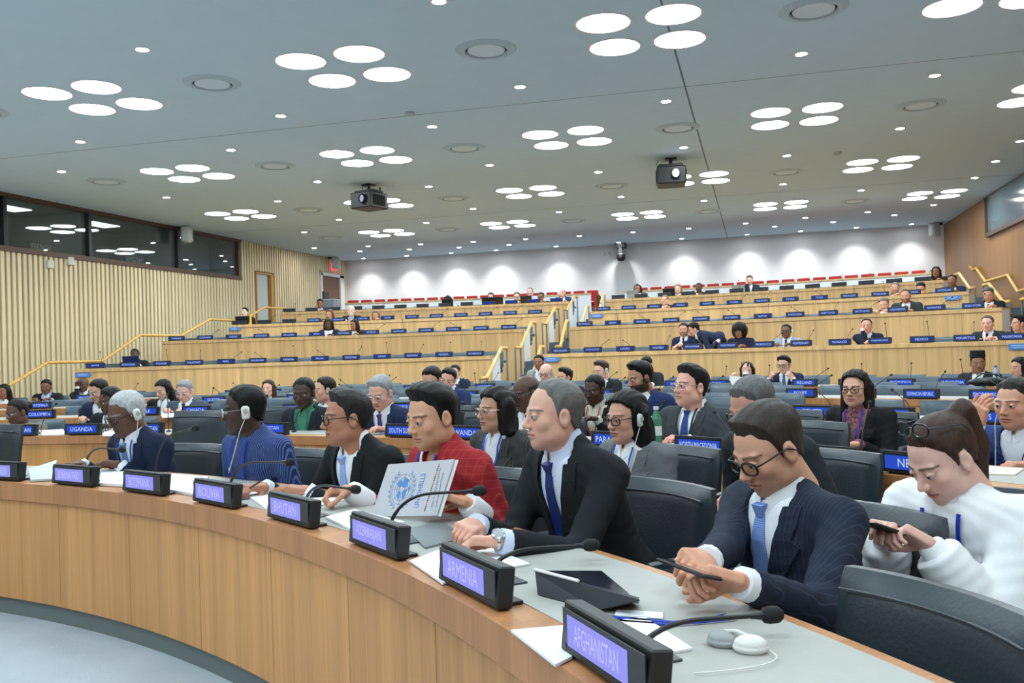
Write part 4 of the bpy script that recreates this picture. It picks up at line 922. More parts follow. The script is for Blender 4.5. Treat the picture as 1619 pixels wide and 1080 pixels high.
    if kind == 'blouse':
        for S_, el, wr, fd, pn, pose in arms: dv = nrm(wr-el); MB().tube([wr-dv*.05, wr-dv*.04, wr, wr+dv*.008], [.036, .041, .039, .034], 14).build('cuff', Om, g, True)
        A_, B_ = [], []
        for z in np.linspace(.15, .50, 12): y = front_y(fj, 0, z)+.003; A_.append(frq((-.013, y, z))); B_.append(frq((.013, y, z)))
        MB().ribbon(A_, B_, f_, .004).build('button_placket', Om, g)
        A_, B_ = [], []
        for a in np.linspace(-165, 165, 19): ca, sa = math.cos(math.radians(a)), math.sin(math.radians(a)); A_.append(frq((.060*sa, -.012-.060*ca, .565))); B_.append(frq((.072*sa, -.012-.074*ca, .515)))
        MB().ribbon(A_, B_, np.array([nrm((b-hip)-((b-hip)@u)*u) for b in B_]), .003).build('stand_collar', Om, g, True)
    if o['lan']:
        Lm = fabric(o['lan'], rough=.6); fl_ = (lambda q: torso_q(q)-ex-.010) if kind not in ('jacket',) else (lambda q: torso_q(q)-ex-.002)
        for s in (1, -1):
            A_, B_ = [], []
            for z in np.linspace(.52, .14, 14):
                xc = s*np.interp(z, [.14, .40, .52], [.006, .06, .064]); y = front_y(fl_, xc, z)+.006; A_.append(frq((xc-.007, y, z))); B_.append(frq((xc+.007, y, z)))
            MB().ribbon(A_, B_, f_, .002).build('lanyard', Lm, T)
    # ---- trousers and shoes
    Tm_ = fabric(o.get('tc', (30, 32, 38)))
    if o['sit']:
        def legs(P):
            X = P.copy(); X[:, 0] = np.abs(X[:, 0]); d = ell(X, (0, -.02, .49), (.175*w, .14, .085)); d = smin(d, cap(X, (.085, .0, .50), (.115, .42, .51), .082, .066), .04); return smin(d, cap(X, (.115, .42, .50), (.12, .38, .09), .062, .048), .03)
        V, F = nets(legs, (-.27, -.2, .02), (.27, .52, .62), (.022, .026, .04)[lod])
    else:
        def legs(P):
            X = P.copy(); X[:, 0] = np.abs(X[:, 0]); d = ell(X, (0, -.01, .90), (.165*w, .13, .1)); return smin(d, cap(X, (.085, 0, .88), (.10, 0, .08), .08, .05), .04)
        V, F = nets(legs, (-.27, -.2, .02), (.27, .3, 1.02), .03)
    obj('trousers', qmesh('trousers', V, F, [Tm_]), T)
    for s in (-1, 1): obj('shoe', SHOE, T, loc=(s*.12, .42 if o['sit'] else .05, 0))
    # ---- the body itself: head, neck, hands and the trunk under the clothes, one mesh
    sk = skinc(o['skin']); hcl = skinc(o['hc']); hw = o.get('hw', (.98, .98, .96) if o['female'] else (1.05, 1.0, .97))
    V, F = HEADS[lod]; V0 = V*1.0; cV = paint(V0, sk, hcl, o); V = V*np.array(hw)
    if 'jaw' in o: V = V*np.stack([1+(o['jaw']-1)*np.clip((-.01-V0[:, 2])/.05, 0, 1)*np.clip((V0[:, 1]+.05)/.05, 0, 1), np.ones(len(V)), np.ones(len(V))], 1)
    VH = hL+(V*sc)@RH.T; parts = [(VH, F, cV)]
    n0 = hL+RH@(np.array([0, -.026, -.085])*sc); n1 = nb-u*.07-np.array([0, .005, 0]); tb = MB().tube([n0, n0*.5+n1*.5+np.array([0, -.004, 0]), n1], [.052*sc, .053*sc, .060*sc], 16, False)
    parts.append((np.array(tb.v), np.array(tb.f), sk))
    for i, (S_, el, wr, fd, pn, pose) in enumerate(arms): hv, hf = hand_at(pose, lod, wr, fd, pn, i == 1, .98*sc*(.92 if o['female'] else 1)); parts.append((hv, hf, sk*np.array([1.03, .96, .93])))
    def trunk(P): return smin(torso_q(toq(P))+.012, arm_sdf(P, -.019, .012), .03)
    tv, tf = nets(trunk, lo, hi, .03); parts.append((tv, tf, sk))
    V, F, cc = merge(parts); obj('body', qmesh('body', V, F, [SKIN], cc), T)
    M4 = Matrix(np.vstack([np.hstack([RH*np.array(hw)*sc, hL[:, None]]), [0, 0, 0, 1]]).tolist())
    if lod < 2:
        for s in (1, -1): obj('eye', EYE, T, mw=M4@Matrix.Translation((s*EV[0], EV[1], EV[2])))
    if o['hair'] != 'none':
        V, F = hair_mesh(o['hair'], lod); V = V.copy()
        if o['hair'] == 'pony': V[:, 1] += np.clip((-.105-V[:, 1])/.03, 0, 1)*np.clip(.06-V[:, 2], 0, 1)*math.tan(math.radians(o['hp']))*.85
        V = hL+((V*np.array(hw)*np.array(o.get('hscale', (1, 1, 1))))*sc)@RH.T; obj('hair', qmesh('hair', V, F, [hairm(o['hc'])]), T)
    if o.get('gtop'): o['glasses'] = 'black'; MG = M4@Matrix.Translation((0, -.045, .082))@Matrix.Rotation(.5, 4, 'X')
    else: MG = M4
    if o['glasses']:
        gm = FW if o['glasses'] == 'black' else CHROME; th_ = {'black': .0026, 'thin': .0014}.get(o['glasses'], .0016)
        fr = MB(); ln = MB()
        for s in (1, -1):
            rim = []
            for i in range(18):
                a = 2*math.pi*i/18; ca, sa = math.cos(a), math.sin(a); rim.append((s*.034+.0255*np.sign(ca)*abs(ca)**.75, .1035-.010*(abs(s*.034+.0255*ca)/.06)**2, .001+.0195*np.sign(sa)*abs(sa)**.8))
            fr.tube(rim+rim[:2], th_*1.15, 6, False); ln.add(rim, [tuple(range(18))])
            fr.tube([(s*.0595, .094, .008), (s*.070, .085, .010), (s*.0835, .0, .012), (s*.0845, -.015, .002), (s*.082, -.03, -.014)], th_, 6)
        fr.tube([(-.009, .104, .006), (0, .106, .009), (.009, .104, .006)], th_, 6)
        go = fr.build('glasses', gm, T, mw=MG); ln.build('lens', LENS, go)
    if o.get('ear'):
        for s in ((1, -1) if o['ear'] == 'both' else (-1,)):
            EP = mat('earpiece', (214, 214, 208), .5); e_ = MB().rbox((s*.092, -.008, -.004), (.011, .020, .034), .009).build('earpiece', EP, T, True, mw=M4)
            MB().lathe([(.012, 0), (.012, .003), (.0001, .004)], 14, (s*.103, -.008, .002), np.array([[0, 0, s], [0, 1, 0], [-s, 0, 0]])).build('earpiece_grille', mat('grille', (170, 170, 166), .6), e_)
            MB().tube([(s*.092, 0, -.038), (s*.09, .03, -.10), (s*.075, .06, -.19), (s*.06, .10, -.30)], .0022, 5).build('earphone_cable', EP, e_)
    if o.get('headband'): MB().tube([(.088*math.cos(a), -.01, .035+.098*math.sin(a)) for a in np.linspace(-.3, math.pi+.3, 15)], .004, 6).build('headset_band', BLACK, T, mw=M4)
    if o.get('cap'): MB().lathe([(.078, .075), (.086, .085), (.080, .165), (.074, .17), (.0001, .171)], 20, (0, -.01, 0)).build('cap', mat('black cap', (16, 16, 18), .9), T, mw=M4)
    if o.get('pin'): q = frq((-.10, front_y(fj, -.10, .36)+.012, .36)); MB().lathe([(.007, 0), (.007, .004), (.0001, .005)], 10, q, np.stack([x_, u, f_], 1)).build('lapel_pin', mat('gold', (210, 170, 80), .3, metal=.8), g)
    TAKEN.append((base[0], base[1])); o['wrists'] = [(base+Rz@a[2], Rz@nrm(a[2]-a[1]), Rz@nrm(a[3])) for a in arms]; PEOPLE.append((base, rz, zf, label, o))
    return T
SHOE = qmesh('shoe', *nets(lambda P: np.maximum(smin(ell(P, (0, .09, .035), (.045, .10, .04)), ell(P, (0, -.02, .05), (.04, .06, .055)), .03), -P[:, 2]+.004), (-.07, -.12, -.01), (.07, .22, .12), .014), [mat('black shoe', (18, 18, 20), .35)])
def eye_mesh():
    mb = MB(); n = 14; prof = [(.0134*math.sin(a), .0134*math.cos(a)) for a in np.linspace(math.pi-.2, .0, 26)]; prof[-1] = (.00001, .0134)
    mb.lathe(prof, n, axis=np.array([[1, 0, 0], [0, 0, 1], [0, -1, 0]]).astype(float)); V = np.array(mb.v); F = mb.f
    me = bpy.data.meshes.new('eye'); me.from_pydata([tuple(v) for v in V], [], F); me.materials.append(EYEM)
    r = np.hypot(V[:, 0], V[:, 2]); c = np.tile(np.array([.42, .38, .36]), (len(V), 1)); c[(r < .0070) & (V[:, 1] > 0)] = (.045, .025, .015); c[(r < .0026) & (V[:, 1] > 0)] = (.004, .004, .004)
    a = me.color_attributes.new('Col', 'FLOAT_COLOR', 'POINT'); c4 = np.ones((len(V), 4), np.float32); c4[:, :3] = c; a.data.foreach_set('color', c4.ravel())
    me.polygons.foreach_set('use_smooth', [True]*len(me.polygons)); return me
EYE = eye_mesh()
# ------------------------------------------------------------------ who sits where (pixel of the head centre, arc radius of the head)
DK, BR, GR = (24, 22, 22), (58, 44, 36), (112, 110, 108)
def hnd(px, py, z, fd, pn, pose): return (atz(px, py, z), 'w', fd, pn, pose)
dn = (0, 0, -1.)
NAVYPIN = stripes('navy pinstripe', (30, 38, 54), (46, 56, 74), 70., 0, .12)
GHO = stripes('red check weave', (150, 38, 44), (172, 66, 60), 34., (0, 2), .06); BSTR = stripes('blue stripe weave', (34, 50, 96), (86, 104, 156), 105., 0, .38)
BTIE = stripes('blue tie weave', (104, 134, 198), (130, 158, 214), 160., 2, .4); FLOR = mat('floral weave', (128, 82, 88), .85, var=.75, vscale=(55, 55, 55))
TWEED = fabric((104, 108, 112), 'grey tweed'); TWEED2 = stripes('charcoal stripe', (58, 58, 58), (80, 80, 80), 60., 0, .2)
# front desk
person('grey-haired person in a navy suit with white earpieces and a steel-blue tie', atr(200, 655, 7.02), lod=0, hp=20, hy=-8, lean=.26, skin=(104, 74, 58), hair='crop', hc=(176, 178, 180), oc=(26, 36, 60), tie=(96, 132, 176), glasses='black', ear='both', lan=(40, 70, 170), w=1.12,
       hands=[hnd(128, 734, .79, (-.5, .8, -.25), dn, 'relax'), hnd(190, 735, .80, (.75, .6, -.1), dn, 'relax')])
person('person in a dark blue striped robe with a white earpiece, turned in profile', atr(385, 650, 7.1), lod=0, hy=-34, hp=4, lean=.2, skin=(66, 48, 40), hair='short', hc=(20, 19, 19), outer='top', om=BSTR, glasses='thin', ear='both', lan=(36, 66, 190), w=1.16, dep=1.15,
       hands=[((.16, .34, .70), 'l', (-.3, .9, -.3), dn, 'relax'), ((-.16, .34, .70), 'l', (.3, .9, -.3), dn, 'relax')])
person('person in a black suit and thick black glasses holding a pen, pale blue tie', atr(548, 662, 7.1), lod=0, hy=-20, hp=2, lean=.26, skin=(178, 126, 100), hair='quiff', hc=(44, 42, 42), hscale=(1, 1, .97), oc=(24, 27, 30), tie=(150, 174, 228), glasses='black', pin=True, w=1.2, dep=1.2, jaw=1.1,
       hands=[hnd(418, 770, .785, (-.1, 1., -.2), dn, 'pinch'), hnd(486, 776, .785, (.75, .65, -.1), dn, 'flat')])
person('person in a red checked robe with white cuffs reading a folder', atr(683, 660, 7.08), lod=0, hy=2, hp=12, lean=.2, skin=(208, 158, 128), hair='quiff', hc=(20, 20, 22), outer='gho', om=GHO, lan=(54, 60, 170), w=1.1, dep=1.1,
       hands=[hnd(552, 775, .82, (.25, .9, -.35), (-.3, .1, -.9), 'grip'), hnd(738, 795, .82, (.8, .5, .1), (.3, .6, -.7), 'grip')])
person('grey-haired person in a black suit with folded hands and a steel watch', atr(875, 657, 7.2), lod=0, hs=1.04, hy=-14, hp=2, lean=.26, skin=(214, 166, 146), hair='recede', hc=(104, 102, 100), hscale=(1.0, 1.0, .985), oc=(27, 30, 34), shirt=(206, 216, 240), tie=(28, 44, 104), w=1.14, dep=1.1, jaw=1.04,
       hands=[hnd(752, 830, .80, (-.55, .8, -.2), (.4, 0, -.9), 'clasp'), hnd(792, 856, .80, (.80, .6, -.05), (-.2, 0, -1), 'clasp')])
person('person in a navy pinstripe suit and round black glasses looking down at a phone', atr(1215, 711, 7.45), lod=0, hy=-6, hp=27, lean=.16, skin=(210, 160, 134), hair='side', hc=(52, 45, 40), om=NAVYPIN, tm=BTIE, tie=(110, 140, 205), glasses='black', w=1.16, dep=1.14, beard=.12,
       hands=[hnd(1108, 903, .82, (-.30, .9, .25), (.5, .3, -.8), 'grip'), hnd(1172, 922, .82, (.72, .7, .22), (-.3, .3, -.85), 'grip')])
person('person in a loose white blouse with a brown ponytail looking at a phone', atr(1490, 725, 7.95), lod=0, hy=-8, hp=32, lean=.28, skin=(226, 186, 172), hair='pony', hc=(62, 44, 38), outer='blouse', oc=(236, 238, 240), loose=.026, lan=(36, 62, 168), female=True, w=1.1, dep=1.0, lips=lin((186, 92, 96)), hs=1.08, gtop=True, tc=(40, 42, 48),
       hands=[((.06, .46, .80), 'l', (-.5, .7, .4), (0, .2, -1), 'pinch'), ((-.10, .46, .80), 'l', (.7, .6, .3), (-.2, .4, -.9), 'grip')])
# adviser seats behind the front desk
LAP = [((.12, .34, .68), 'l', (-.4, .85, -.2), dn, 'relax'), ((-.12, .34, .68), 'l', (.4, .85, -.2), dn, 'relax')]
DESKH = [((.14, .34, .79), 'l', (-.45, .85, -.1), dn, 'relax'), ((-.14, .34, .79), 'l', (.45, .85, -.1), dn, 'relax')]
F = dict(female=True, hands=LAP)
person('smiling person with short black curls, glasses and a dark striped jacket over a white collar', atr(783, 650, 8.25), lod=0, hy=-12, skin=(208, 158, 132), hair='bob', hc=(26, 22, 24), om=TWEED2, glasses='thin', lips=lin((170, 70, 78)), lan=(50, 80, 180), w=1.08, hs=1.05, **F)
person('person with long black hair, black glasses and a grey tweed jacket', atr(990, 662, 8.3), lod=0, hy=-4, hp=4, skin=(214, 164, 140), hair='long', hc=(18, 17, 19), om=TWEED, shirt=(240, 240, 240), vw=.09, vz=.06, glasses='black', ear='left', lan=(48, 78, 190), lips=lin((176, 84, 86)), w=1.02, hs=1.06, **F)
person('grey-haired person leaning forward in a dark suit and blue shirt', atr(1190, 645, 8.45), lod=0, hp=24, hy=-10, lean=.3, skin=(205, 152, 132), hair='short', hc=(96, 96, 96), oc=(40, 46, 52), shirt=(140, 165, 220), lan=(40, 80, 200), hands=LAP, glasses='black')
# second desk row
person('person in a beige-grey jacket with a blue lanyard at the Uzbekistan nameplate', atr(27, 652, 9.75), hp=14, hy=-22, skin=(94, 66, 54), hair='bun', hc=(26, 22, 22), oc=(122, 116, 104), outer='top', lan=(44, 72, 190), glasses='thin', female=True, hands=DESKH, lean=.12)
person('dark-haired person looking down beside the Uganda nameplate', atr(174, 634, 9.85), hp=14, hy=-30, skin=(84, 60, 50), hair='short', hc=DK, oc=(24, 26, 32), hands=DESKH)
person('person in an open dark jacket over a green shirt', atr(480, 622, 9.6), hp=10, hy=14, skin=(72, 52, 44), hair='crop', hc=(18, 17, 17), oc=(30, 36, 44), shirt=(72, 128, 96), vw=.1, vz=.03, lan=(50, 110, 130), w=1.2, hs=1.12, hands=LAP)
person('grey-haired person in a navy suit and purple tie reading behind the South Sudan nameplate', atr(602, 622, 9.5), hp=22, hy=4, lean=.24, skin=(214, 166, 148), hair='side', hc=(146, 148, 150), oc=(30, 42, 72), tie=(70, 60, 130), glasses='thin', hs=1.14, w=1.16, hands=DESKH)
person('bald person in glasses behind the Paraguay nameplate', atr(832, 622, 9.65), hp=14, hy=-20, skin=(88, 62, 52), hair='bald', hc=(50, 46, 46), oc=(34, 36, 42), glasses='black', hs=1.12, hands=DESKH)
person('stout person in a charcoal suit and blue tie at the North Macedonia nameplate', atr(1092, 612, 9.8), lod=0, hy=-18, hp=-4, skin=(218, 164, 146), hair='quiff', hc=(30, 28, 30), oc=(58, 62, 66), tie=(36, 66, 128), glasses='thin', w=1.3, dep=1.25, hs=1.14, jaw=1.14, lan=(34, 36, 44), hands=DESKH, lean=.08)
person('person in a bright navy suit raising a hand to the mouth', atr(1606, 640, 10.2), lod=0, hy=-4, hp=4, skin=(206, 154, 130), hair='short', hc=(40, 34, 32), oc=(38, 58, 110), w=1.2, hs=1.12, ear='both',
       hands=[(atr(1545, 668, 9.92), 'w', (-.45, .2, .9), (0, -.9, -.3), 'relax'), ((-.14, .3, .72), 'l', (.4, .85, -.2), dn, 'relax')])
person('short-haired person with a red and green lanyard and a black jacket', atr(940, 617, 10.9), hp=12, hy=-2, skin=(78, 54, 44), hair='crop', hc=(20, 18, 18), oc=(26, 28, 32), shirt=(196, 196, 176), vw=.1, vz=.05, lan=(190, 70, 60), female=True, hs=1.1, hands=DESKH)
person('bearded person with an earbud in a navy jacket, turned aside', atr(1012, 598, 10.8), lod=0, hp=14, hy=-26, skin=(176, 128, 104), hair='quiff', hc=(20, 19, 20), oc=(36, 50, 92), beard=.95, hs=1.1, hands=DESKH, lean=.24)
person('person with long dark hair and glasses in a black blazer over a floral top', atr(1352, 616, 10.95), lod=0, hp=0, hy=8, skin=(214, 166, 142), hair='long2', hc=(34, 27, 26), oc=(26, 26, 30), sm=FLOR, vw=.1, vz=.02, glasses='black', lan=(60, 50, 160), lips=lin((190, 96, 96)), hs=1.08, lean=.12, **F)
person('dark-haired person in profile with an ear cable, behind the green shirt', atr(513, 617, 10.7), hy=-40, hp=4, skin=(214, 164, 142), hair='short', hc=(36, 30, 28), oc=(40, 44, 52), hs=1.06, hands=DESKH)
person('black-haired person half hidden behind the red robe', atr(683, 602, 10.8), hp=20, skin=(206, 156, 132), hair='short', hc=DK, oc=(32, 34, 38), hs=1.08, hands=DESKH)
# third desk row
person('person with dark hair and thin glasses bent over beside the Chile nameplate', atr(156, 619, 11.0), hp=20, hy=-24, skin=(204, 158, 134), hair='short', hc=(28, 26, 26), oc=(32, 42, 66), glasses='thin', lean=.24, hands=DESKH)
person('grey-haired person in a grey suit and plum tie at the Canada nameplate', atr(292, 619, 12.25), hp=22, skin=(216, 170, 154), hair='short', hc=(140, 142, 146), oc=(74, 84, 100), tie=(70, 44, 74), glasses='thin', w=1.16, hs=1.1, hands=DESKH)
person('person with long black hair and a headset beside the grey suit', atr(258, 617, 12.9), hp=18, hy=-20, skin=(220, 178, 160), hair='long', hc=(16, 16, 18), oc=(24, 26, 30), headband=True, **F)
person('person in a navy suit tilting the head, behind the red robe', atr(708, 600, 12.4), hp=14, hr=-16, hy=14, skin=(214, 164, 142), hair='side', hc=(26, 24, 26), oc=(36, 54, 96), hs=1.06, hands=DESKH)
# fourth and fifth desk rows
person('smiling person with long brown hair, at the fourth desk row', atr(424, 615, 14.9), hp=-2, skin=(226, 176, 156), hair='long', hc=(60, 42, 34), oc=(34, 36, 40), shirt=(232, 232, 232), lips=lin((230, 190, 186)), **F)
person('bald pale person in glasses at the fourth desk row', atr(863, 590, 15.0), hp=14, skin=(222, 176, 160), hair='bald', hc=(150, 146, 140), oc=(64, 68, 74), glasses='black', hands=DESKH)
person('black-haired person with glasses turned aside at the fourth desk row', atr(893, 597, 15.1), hy=-36, hp=4, skin=(204, 154, 130), hair='quiff', hc=DK, oc=(46, 50, 58), glasses='thin', hands=DESKH)
person('light-brown-haired person with an earpiece in a dark suit', atr(951, 586, 15.0), hy=-28, hp=12, skin=(220, 174, 156), hair='quiff', hc=(66, 50, 40), oc=(34, 38, 44), glasses='thin', ear='both', hands=DESKH)
R5P = 17.6
person('person with a grey jacket seated at the foot of the middle stairs', atr(852, 573, 18.3), hp=4, skin=(150, 108, 86), hair='short', hc=DK, oc=(150, 156, 152), lod=1, hands=LAP)
person('dark-jacketed person at the far end of the fifth desk by the slatted wall', atr(73, 612, R5P), hp=10, skin=(132, 92, 72), hair='short', hc=DK, oc=(30, 32, 38), hands=DESKH, shirt=(190, 206, 232))
person('bald person raising a phone at the fifth desk by the slatted wall', atr(131, 609, R5P), hp=4, skin=(92, 64, 52), hair='none', hc=(30, 26, 26), oc=(36, 36, 40), shirt=(226, 230, 236), headband=True,
       hands=[((.06, .26, 1.0), 'l', (-.1, .3, .95), (-.6, .5, 0), 'grip'), DESKH[1]])
person('long-haired person at the edge of the slatted wall', atr(6, 620, 17.2), hp=4, hy=-20, skin=(150, 104, 82), hair='veil', hc=DK, oc=(40, 36, 38), **F)
person('person in a dark suit sitting far back behind the tilted head', atr(719, 589, R5P), hp=4, skin=(214, 168, 150), hair='short', hc=DK, oc=(36, 44, 66), hands=LAP)
person('person in a dark suit covering the face with a hand', atr(1022, 577, R5P), hp=14, hy=-12, skin=(206, 156, 136), hair='short', hc=DK, oc=(44, 48, 54), hands=[((.06, .22, 1.06), 'l', (-.3, -.2, .95), (0, -1, 0), 'relax'), DESKH[1]])
person('long-haired person with sunglasses on the head holding a sheet of paper', atr(1181, 587, R5P), hp=8, hy=10, skin=(222, 180, 164), hair='long2', hc=(32, 27, 28), oc=(44, 44, 48), lips=lin((170, 80, 84)), gtop=True, female=True, hands=[((.18, .3, .86), 'l', (-.2, .5, .8), (-.9, 0, 0), 'grip'), ((-.02, .24, .96), 'l', (.3, .1, .9), (0, -1, 0), 'relax')])
person('person in glasses, navy suit and teal tie with both hands raised', atr(1240, 577, R5P), hp=8, hy=-8, skin=(218, 172, 154), hair='quiff', hc=(36, 31, 30), oc=(34, 42, 66), tie=(60, 104, 140), glasses='black', hands=[((.17, .30, .86), 'l', (-.5, .4, .6), (-.3, -.6, -.4), 'grip'), ((-.17, .30, .86), 'l', (.5, .4, .6), (.3, -.6, -.4), 'grip')])
person('person in a black cap, dark jacket and white high-collared shirt', atr(1546, 575, R5P), hp=2, hy=24, skin=(150, 106, 82), hair='crop', hc=DK, oc=(38, 42, 48), vw=.07, vz=.03, cap=True, pin=True, w=1.16, hands=LAP)
person('dark-haired person looking sideways at the India nameplate', atr(1612, 582, R5P), hp=2, hy=-40, skin=(206, 156, 132), hair='long2', hc=DK, oc=(36, 36, 42), **F)
# tiers
def tier(label, px, py, k, **kw):
    kw.setdefault('lod', 2 if k > 5 else 1); kw.setdefault('hands', DESKH)
    hs = [None if h is None else (tuple(np.array(h[0])), h[1], h[2], h[3], h[4]) for h in kw['hands']]; kw['hands'] = hs
    return person(label, atr(px, py, rowr(k)+kw.pop('dr', .72)), floor=floorz(k), group=None, **kw)
A1 = (206, 158, 136); A2 = (150, 108, 84); A3 = (92, 66, 54)
tier('person behind an open laptop on the lowest tier by the slatted wall', 213, 561, 5, skin=A3, hair='bun', hc=DK, oc=(30, 32, 38), female=True)
tier('bearded person in a navy suit at the Myanmar nameplate', 1081, 522, 5, skin=A1, hair='short', hc=(40, 34, 32), oc=(32, 42, 70), tie=(30, 40, 70), beard=.5)
tier('standing person in a navy jacket bending over the lowest tier desk', 1097, 521, 5, skin=A1, hair='short', hc=DK, oc=(34, 44, 72), sit=False, lean=.5, side=0., hp=24, hy=-10, ty=-55, dr=.75, hands=[(atr(1066, 549, rowr(5)+.3), 'w', (-.3, .8, -.3), dn, 'flat'), ((-.25, .1, .9), 'l', (0, .6, -.7), (1, 0, 0), 'relax')])
tier('person with a round black afro and a dark scarf', 1169, 524, 5, skin=A2, hair='afro', hc=(22, 20, 20), oc=(32, 34, 56), outer='top', glasses='thin', hp=12, female=True)
tier('person in a pale grey suit and glasses at the Montenegro nameplate', 1243, 524, 5, skin=(120, 86, 68), hair='crop', hc=DK, oc=(150, 164, 184), tie=(36, 52, 96), glasses='black', ear='both')
tier('person in a navy suit resting the chin on a hand', 1370, 516, 5, skin=A1, hair='recede', hc=(30, 28, 28), oc=(28, 34, 54), tie=(150, 150, 170), hy=12, hands=[((.05, .2, 1.02), 'l', (-.2, -.1, .9), (0, -1, 0), 'grip'), DESKH[1]])
tier('person with cropped hair in a dark suit at the Mauritius nameplate', 1561, 512, 5, skin=(222, 176, 160), hair='crop', hc=(90, 76, 66), oc=(40, 46, 50), tie=(34, 36, 46))
tier('dark-haired person in profile at the Mauritania nameplate', 1611, 512, 5, skin=A1, hair='quiff', hc=DK, oc=(40, 44, 50), hy=-50)
tier('person with shoulder-length hair and a white collar on the second tier', 519, 513, 6, skin=A3, hair='bob', hc=DK, oc=(34, 42, 66), shirt=(236, 238, 240), vw=.1, female=True, hp=10)
tier('long-haired person glancing aside on the second tier', 560, 514, 6, skin=A2, hair='long', hc=DK, oc=(36, 38, 42), female=True, hy=-30)
tier('fair-haired person bending low on the second tier', 1398, 481, 6, skin=(222, 178, 162), hair='crop', hc=(120, 104, 88), oc=(66, 72, 70), hp=20)
tier('broad red-bearded person in a green-grey suit on the second tier', 1432, 468, 6, skin=(222, 172, 152), hair='recede', hc=(96, 70, 54), oc=(52, 66, 68), tie=(40, 48, 54), beard=.8, w=1.25, hp=12)
tier('grey-haired person looking down at the Korea nameplate', 1563, 466, 6, skin=A1, hair='short', hc=(84, 84, 86), oc=(34, 38, 44), tie=(30, 32, 38), hp=20)
tier('person with a headset in a black top on the third tier by the slatted wall', 387, 494, 7, skin=(230, 196, 184), hair='short', hc=(28, 22, 22), oc=(26, 26, 30), outer='top', headband=True, hy=-20, female=True)
tier('person with wavy brown hair on the third tier', 521, 497, 7, skin=A1, hair='long', hc=(110, 82, 60), oc=(50, 48, 48), female=True, hy=-14, hp=12)
tier('white-haired and white-bearded person in a black jacket', 555, 492, 7, skin=(226, 184, 172), hair='white', hc=(226, 226, 224), oc=(34, 36, 38), shirt=(140, 170, 200), beard=.95, w=1.15)
tier('small fair person low behind the third tier desk', 594, 499, 7, skin=A1, hair='long', hc=(120, 104, 86), oc=(120, 116, 112), female=True, hp=10)
tier('fair-haired person in a dark suit at the Ukraine nameplate', 1051, 475, 7, skin=(226, 180, 164), hair='short', hc=(140, 112, 84), oc=(36, 42, 46), tie=(30, 32, 40))
tier('grey-bearded person on the third tier', 1415, 456, 7, skin=A1, hair='short', hc=(120, 118, 116), oc=(44, 46, 50), beard=.7, tie=(40, 40, 46))
tier('dark-haired person bowing the head on the third tier', 1456, 456, 7, skin=A1, hair='short', hc=DK, oc=(36, 38, 42), hp=26)
tier('dark-haired person in a navy suit at the Switzerland nameplate', 1505, 444, 7, skin=A2, hair='short', hc=DK, oc=(34, 46, 78), tie=(30, 34, 50), beard=.3)
tier('dark-haired person in a blue jacket at the start of the top tier', 506, 480, 8, skin=A2, hair='short', hc=DK, oc=(34, 60, 104), hp=12)
tier('black-haired person hidden behind a laptop on the top tier', 708, 475, 8, skin=A1, hair='bob', hc=DK, oc=(210, 214, 218), outer='top', hp=30, female=True)
tier('brown-haired person behind a laptop on the top tier', 776, 470, 8, skin=(224, 184, 168), hair='long', hc=(76, 58, 46), oc=(40, 40, 44), female=True)
tier('light-haired person in glasses and a dark suit on the top tier', 817, 469, 8, skin=(224, 182, 166), hair='short', hc=(110, 94, 80), oc=(44, 48, 56), glasses='black', hp=10)
tier('tall person in a lilac shirt behind a dark monitor', 838, 462, 8, skin=(222, 180, 166), hair='recede', hc=(104, 90, 78), oc=(188, 186, 220), outer='top', dr=1.2)
tier('dark person in glasses low behind the top tier desk', 855, 470, 8, skin=A2, hair='short', hc=DK, oc=(44, 50, 56), glasses='black')
tier('bald person in a royal blue suit at the end of the top tier', 889, 463, 8, skin=(222, 178, 164), hair='bald', hc=(120, 100, 88), oc=(34, 62, 120), tie=(36, 40, 60))
tier('curly dark-haired person behind a grey laptop on the top tier', 1008, 456, 8, skin=A2, hair='bob', hscale=(.85, .85, .85), hc=DK, oc=(60, 64, 70), hp=14)
tier('blonde person on the top tier', 1072, 457, 8, skin=(226, 186, 172), hair='long', hc=(150, 128, 94), oc=(150, 158, 152), outer='top', female=True)
tier('person with flat-topped black hair on the top tier', 1105, 455, 8, skin=A3, hair='crop', hc=DK, oc=(40, 46, 56), shirt=(230, 230, 232))
tier('fair person resting the forehead on a hand at the back', 1185, 443, 8, skin=(226, 184, 168), hair='short', hc=(110, 84, 62), oc=(34, 42, 58), dr=1.3, hp=16, hands=[((.06, .2, 1.06), 'l', (-.3, -.2, .95), (0, -1, 0), 'relax'), DESKH[1]])
tier('long-haired person in black on the top tier by the veneered wall', 1480, 430, 8, skin=A2, hair='veil', hc=DK, oc=(26, 26, 30), outer='top', female=True)
# chairs under the seated people
nchair = 0
for base, rz, zf, label, o in PEOPLE:
    if not o['sit']: continue
    f_ = rotz(rz)[:, 1]; k_near = math.hypot(base[0], base[1]) < 9.5; p = base-f_*.0
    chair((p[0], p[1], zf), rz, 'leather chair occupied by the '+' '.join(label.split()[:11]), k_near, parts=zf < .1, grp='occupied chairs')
# empty chairs of the front block
chair(PP(6.98, 3.4, 0), facing(3.4), 'empty tall black leather chair at the Burundi end of the front desk', True, 1)
chair(PP(8.25, 8.6, 0), facing(8.6), 'empty tall black leather chair behind the navy suit and the striped robe', True, 1)
chair(PP(6.97, 54.4, 0), facing(54.4), 'empty black leather chair at the Afghanistan nameplate', True)
fill_chairs()
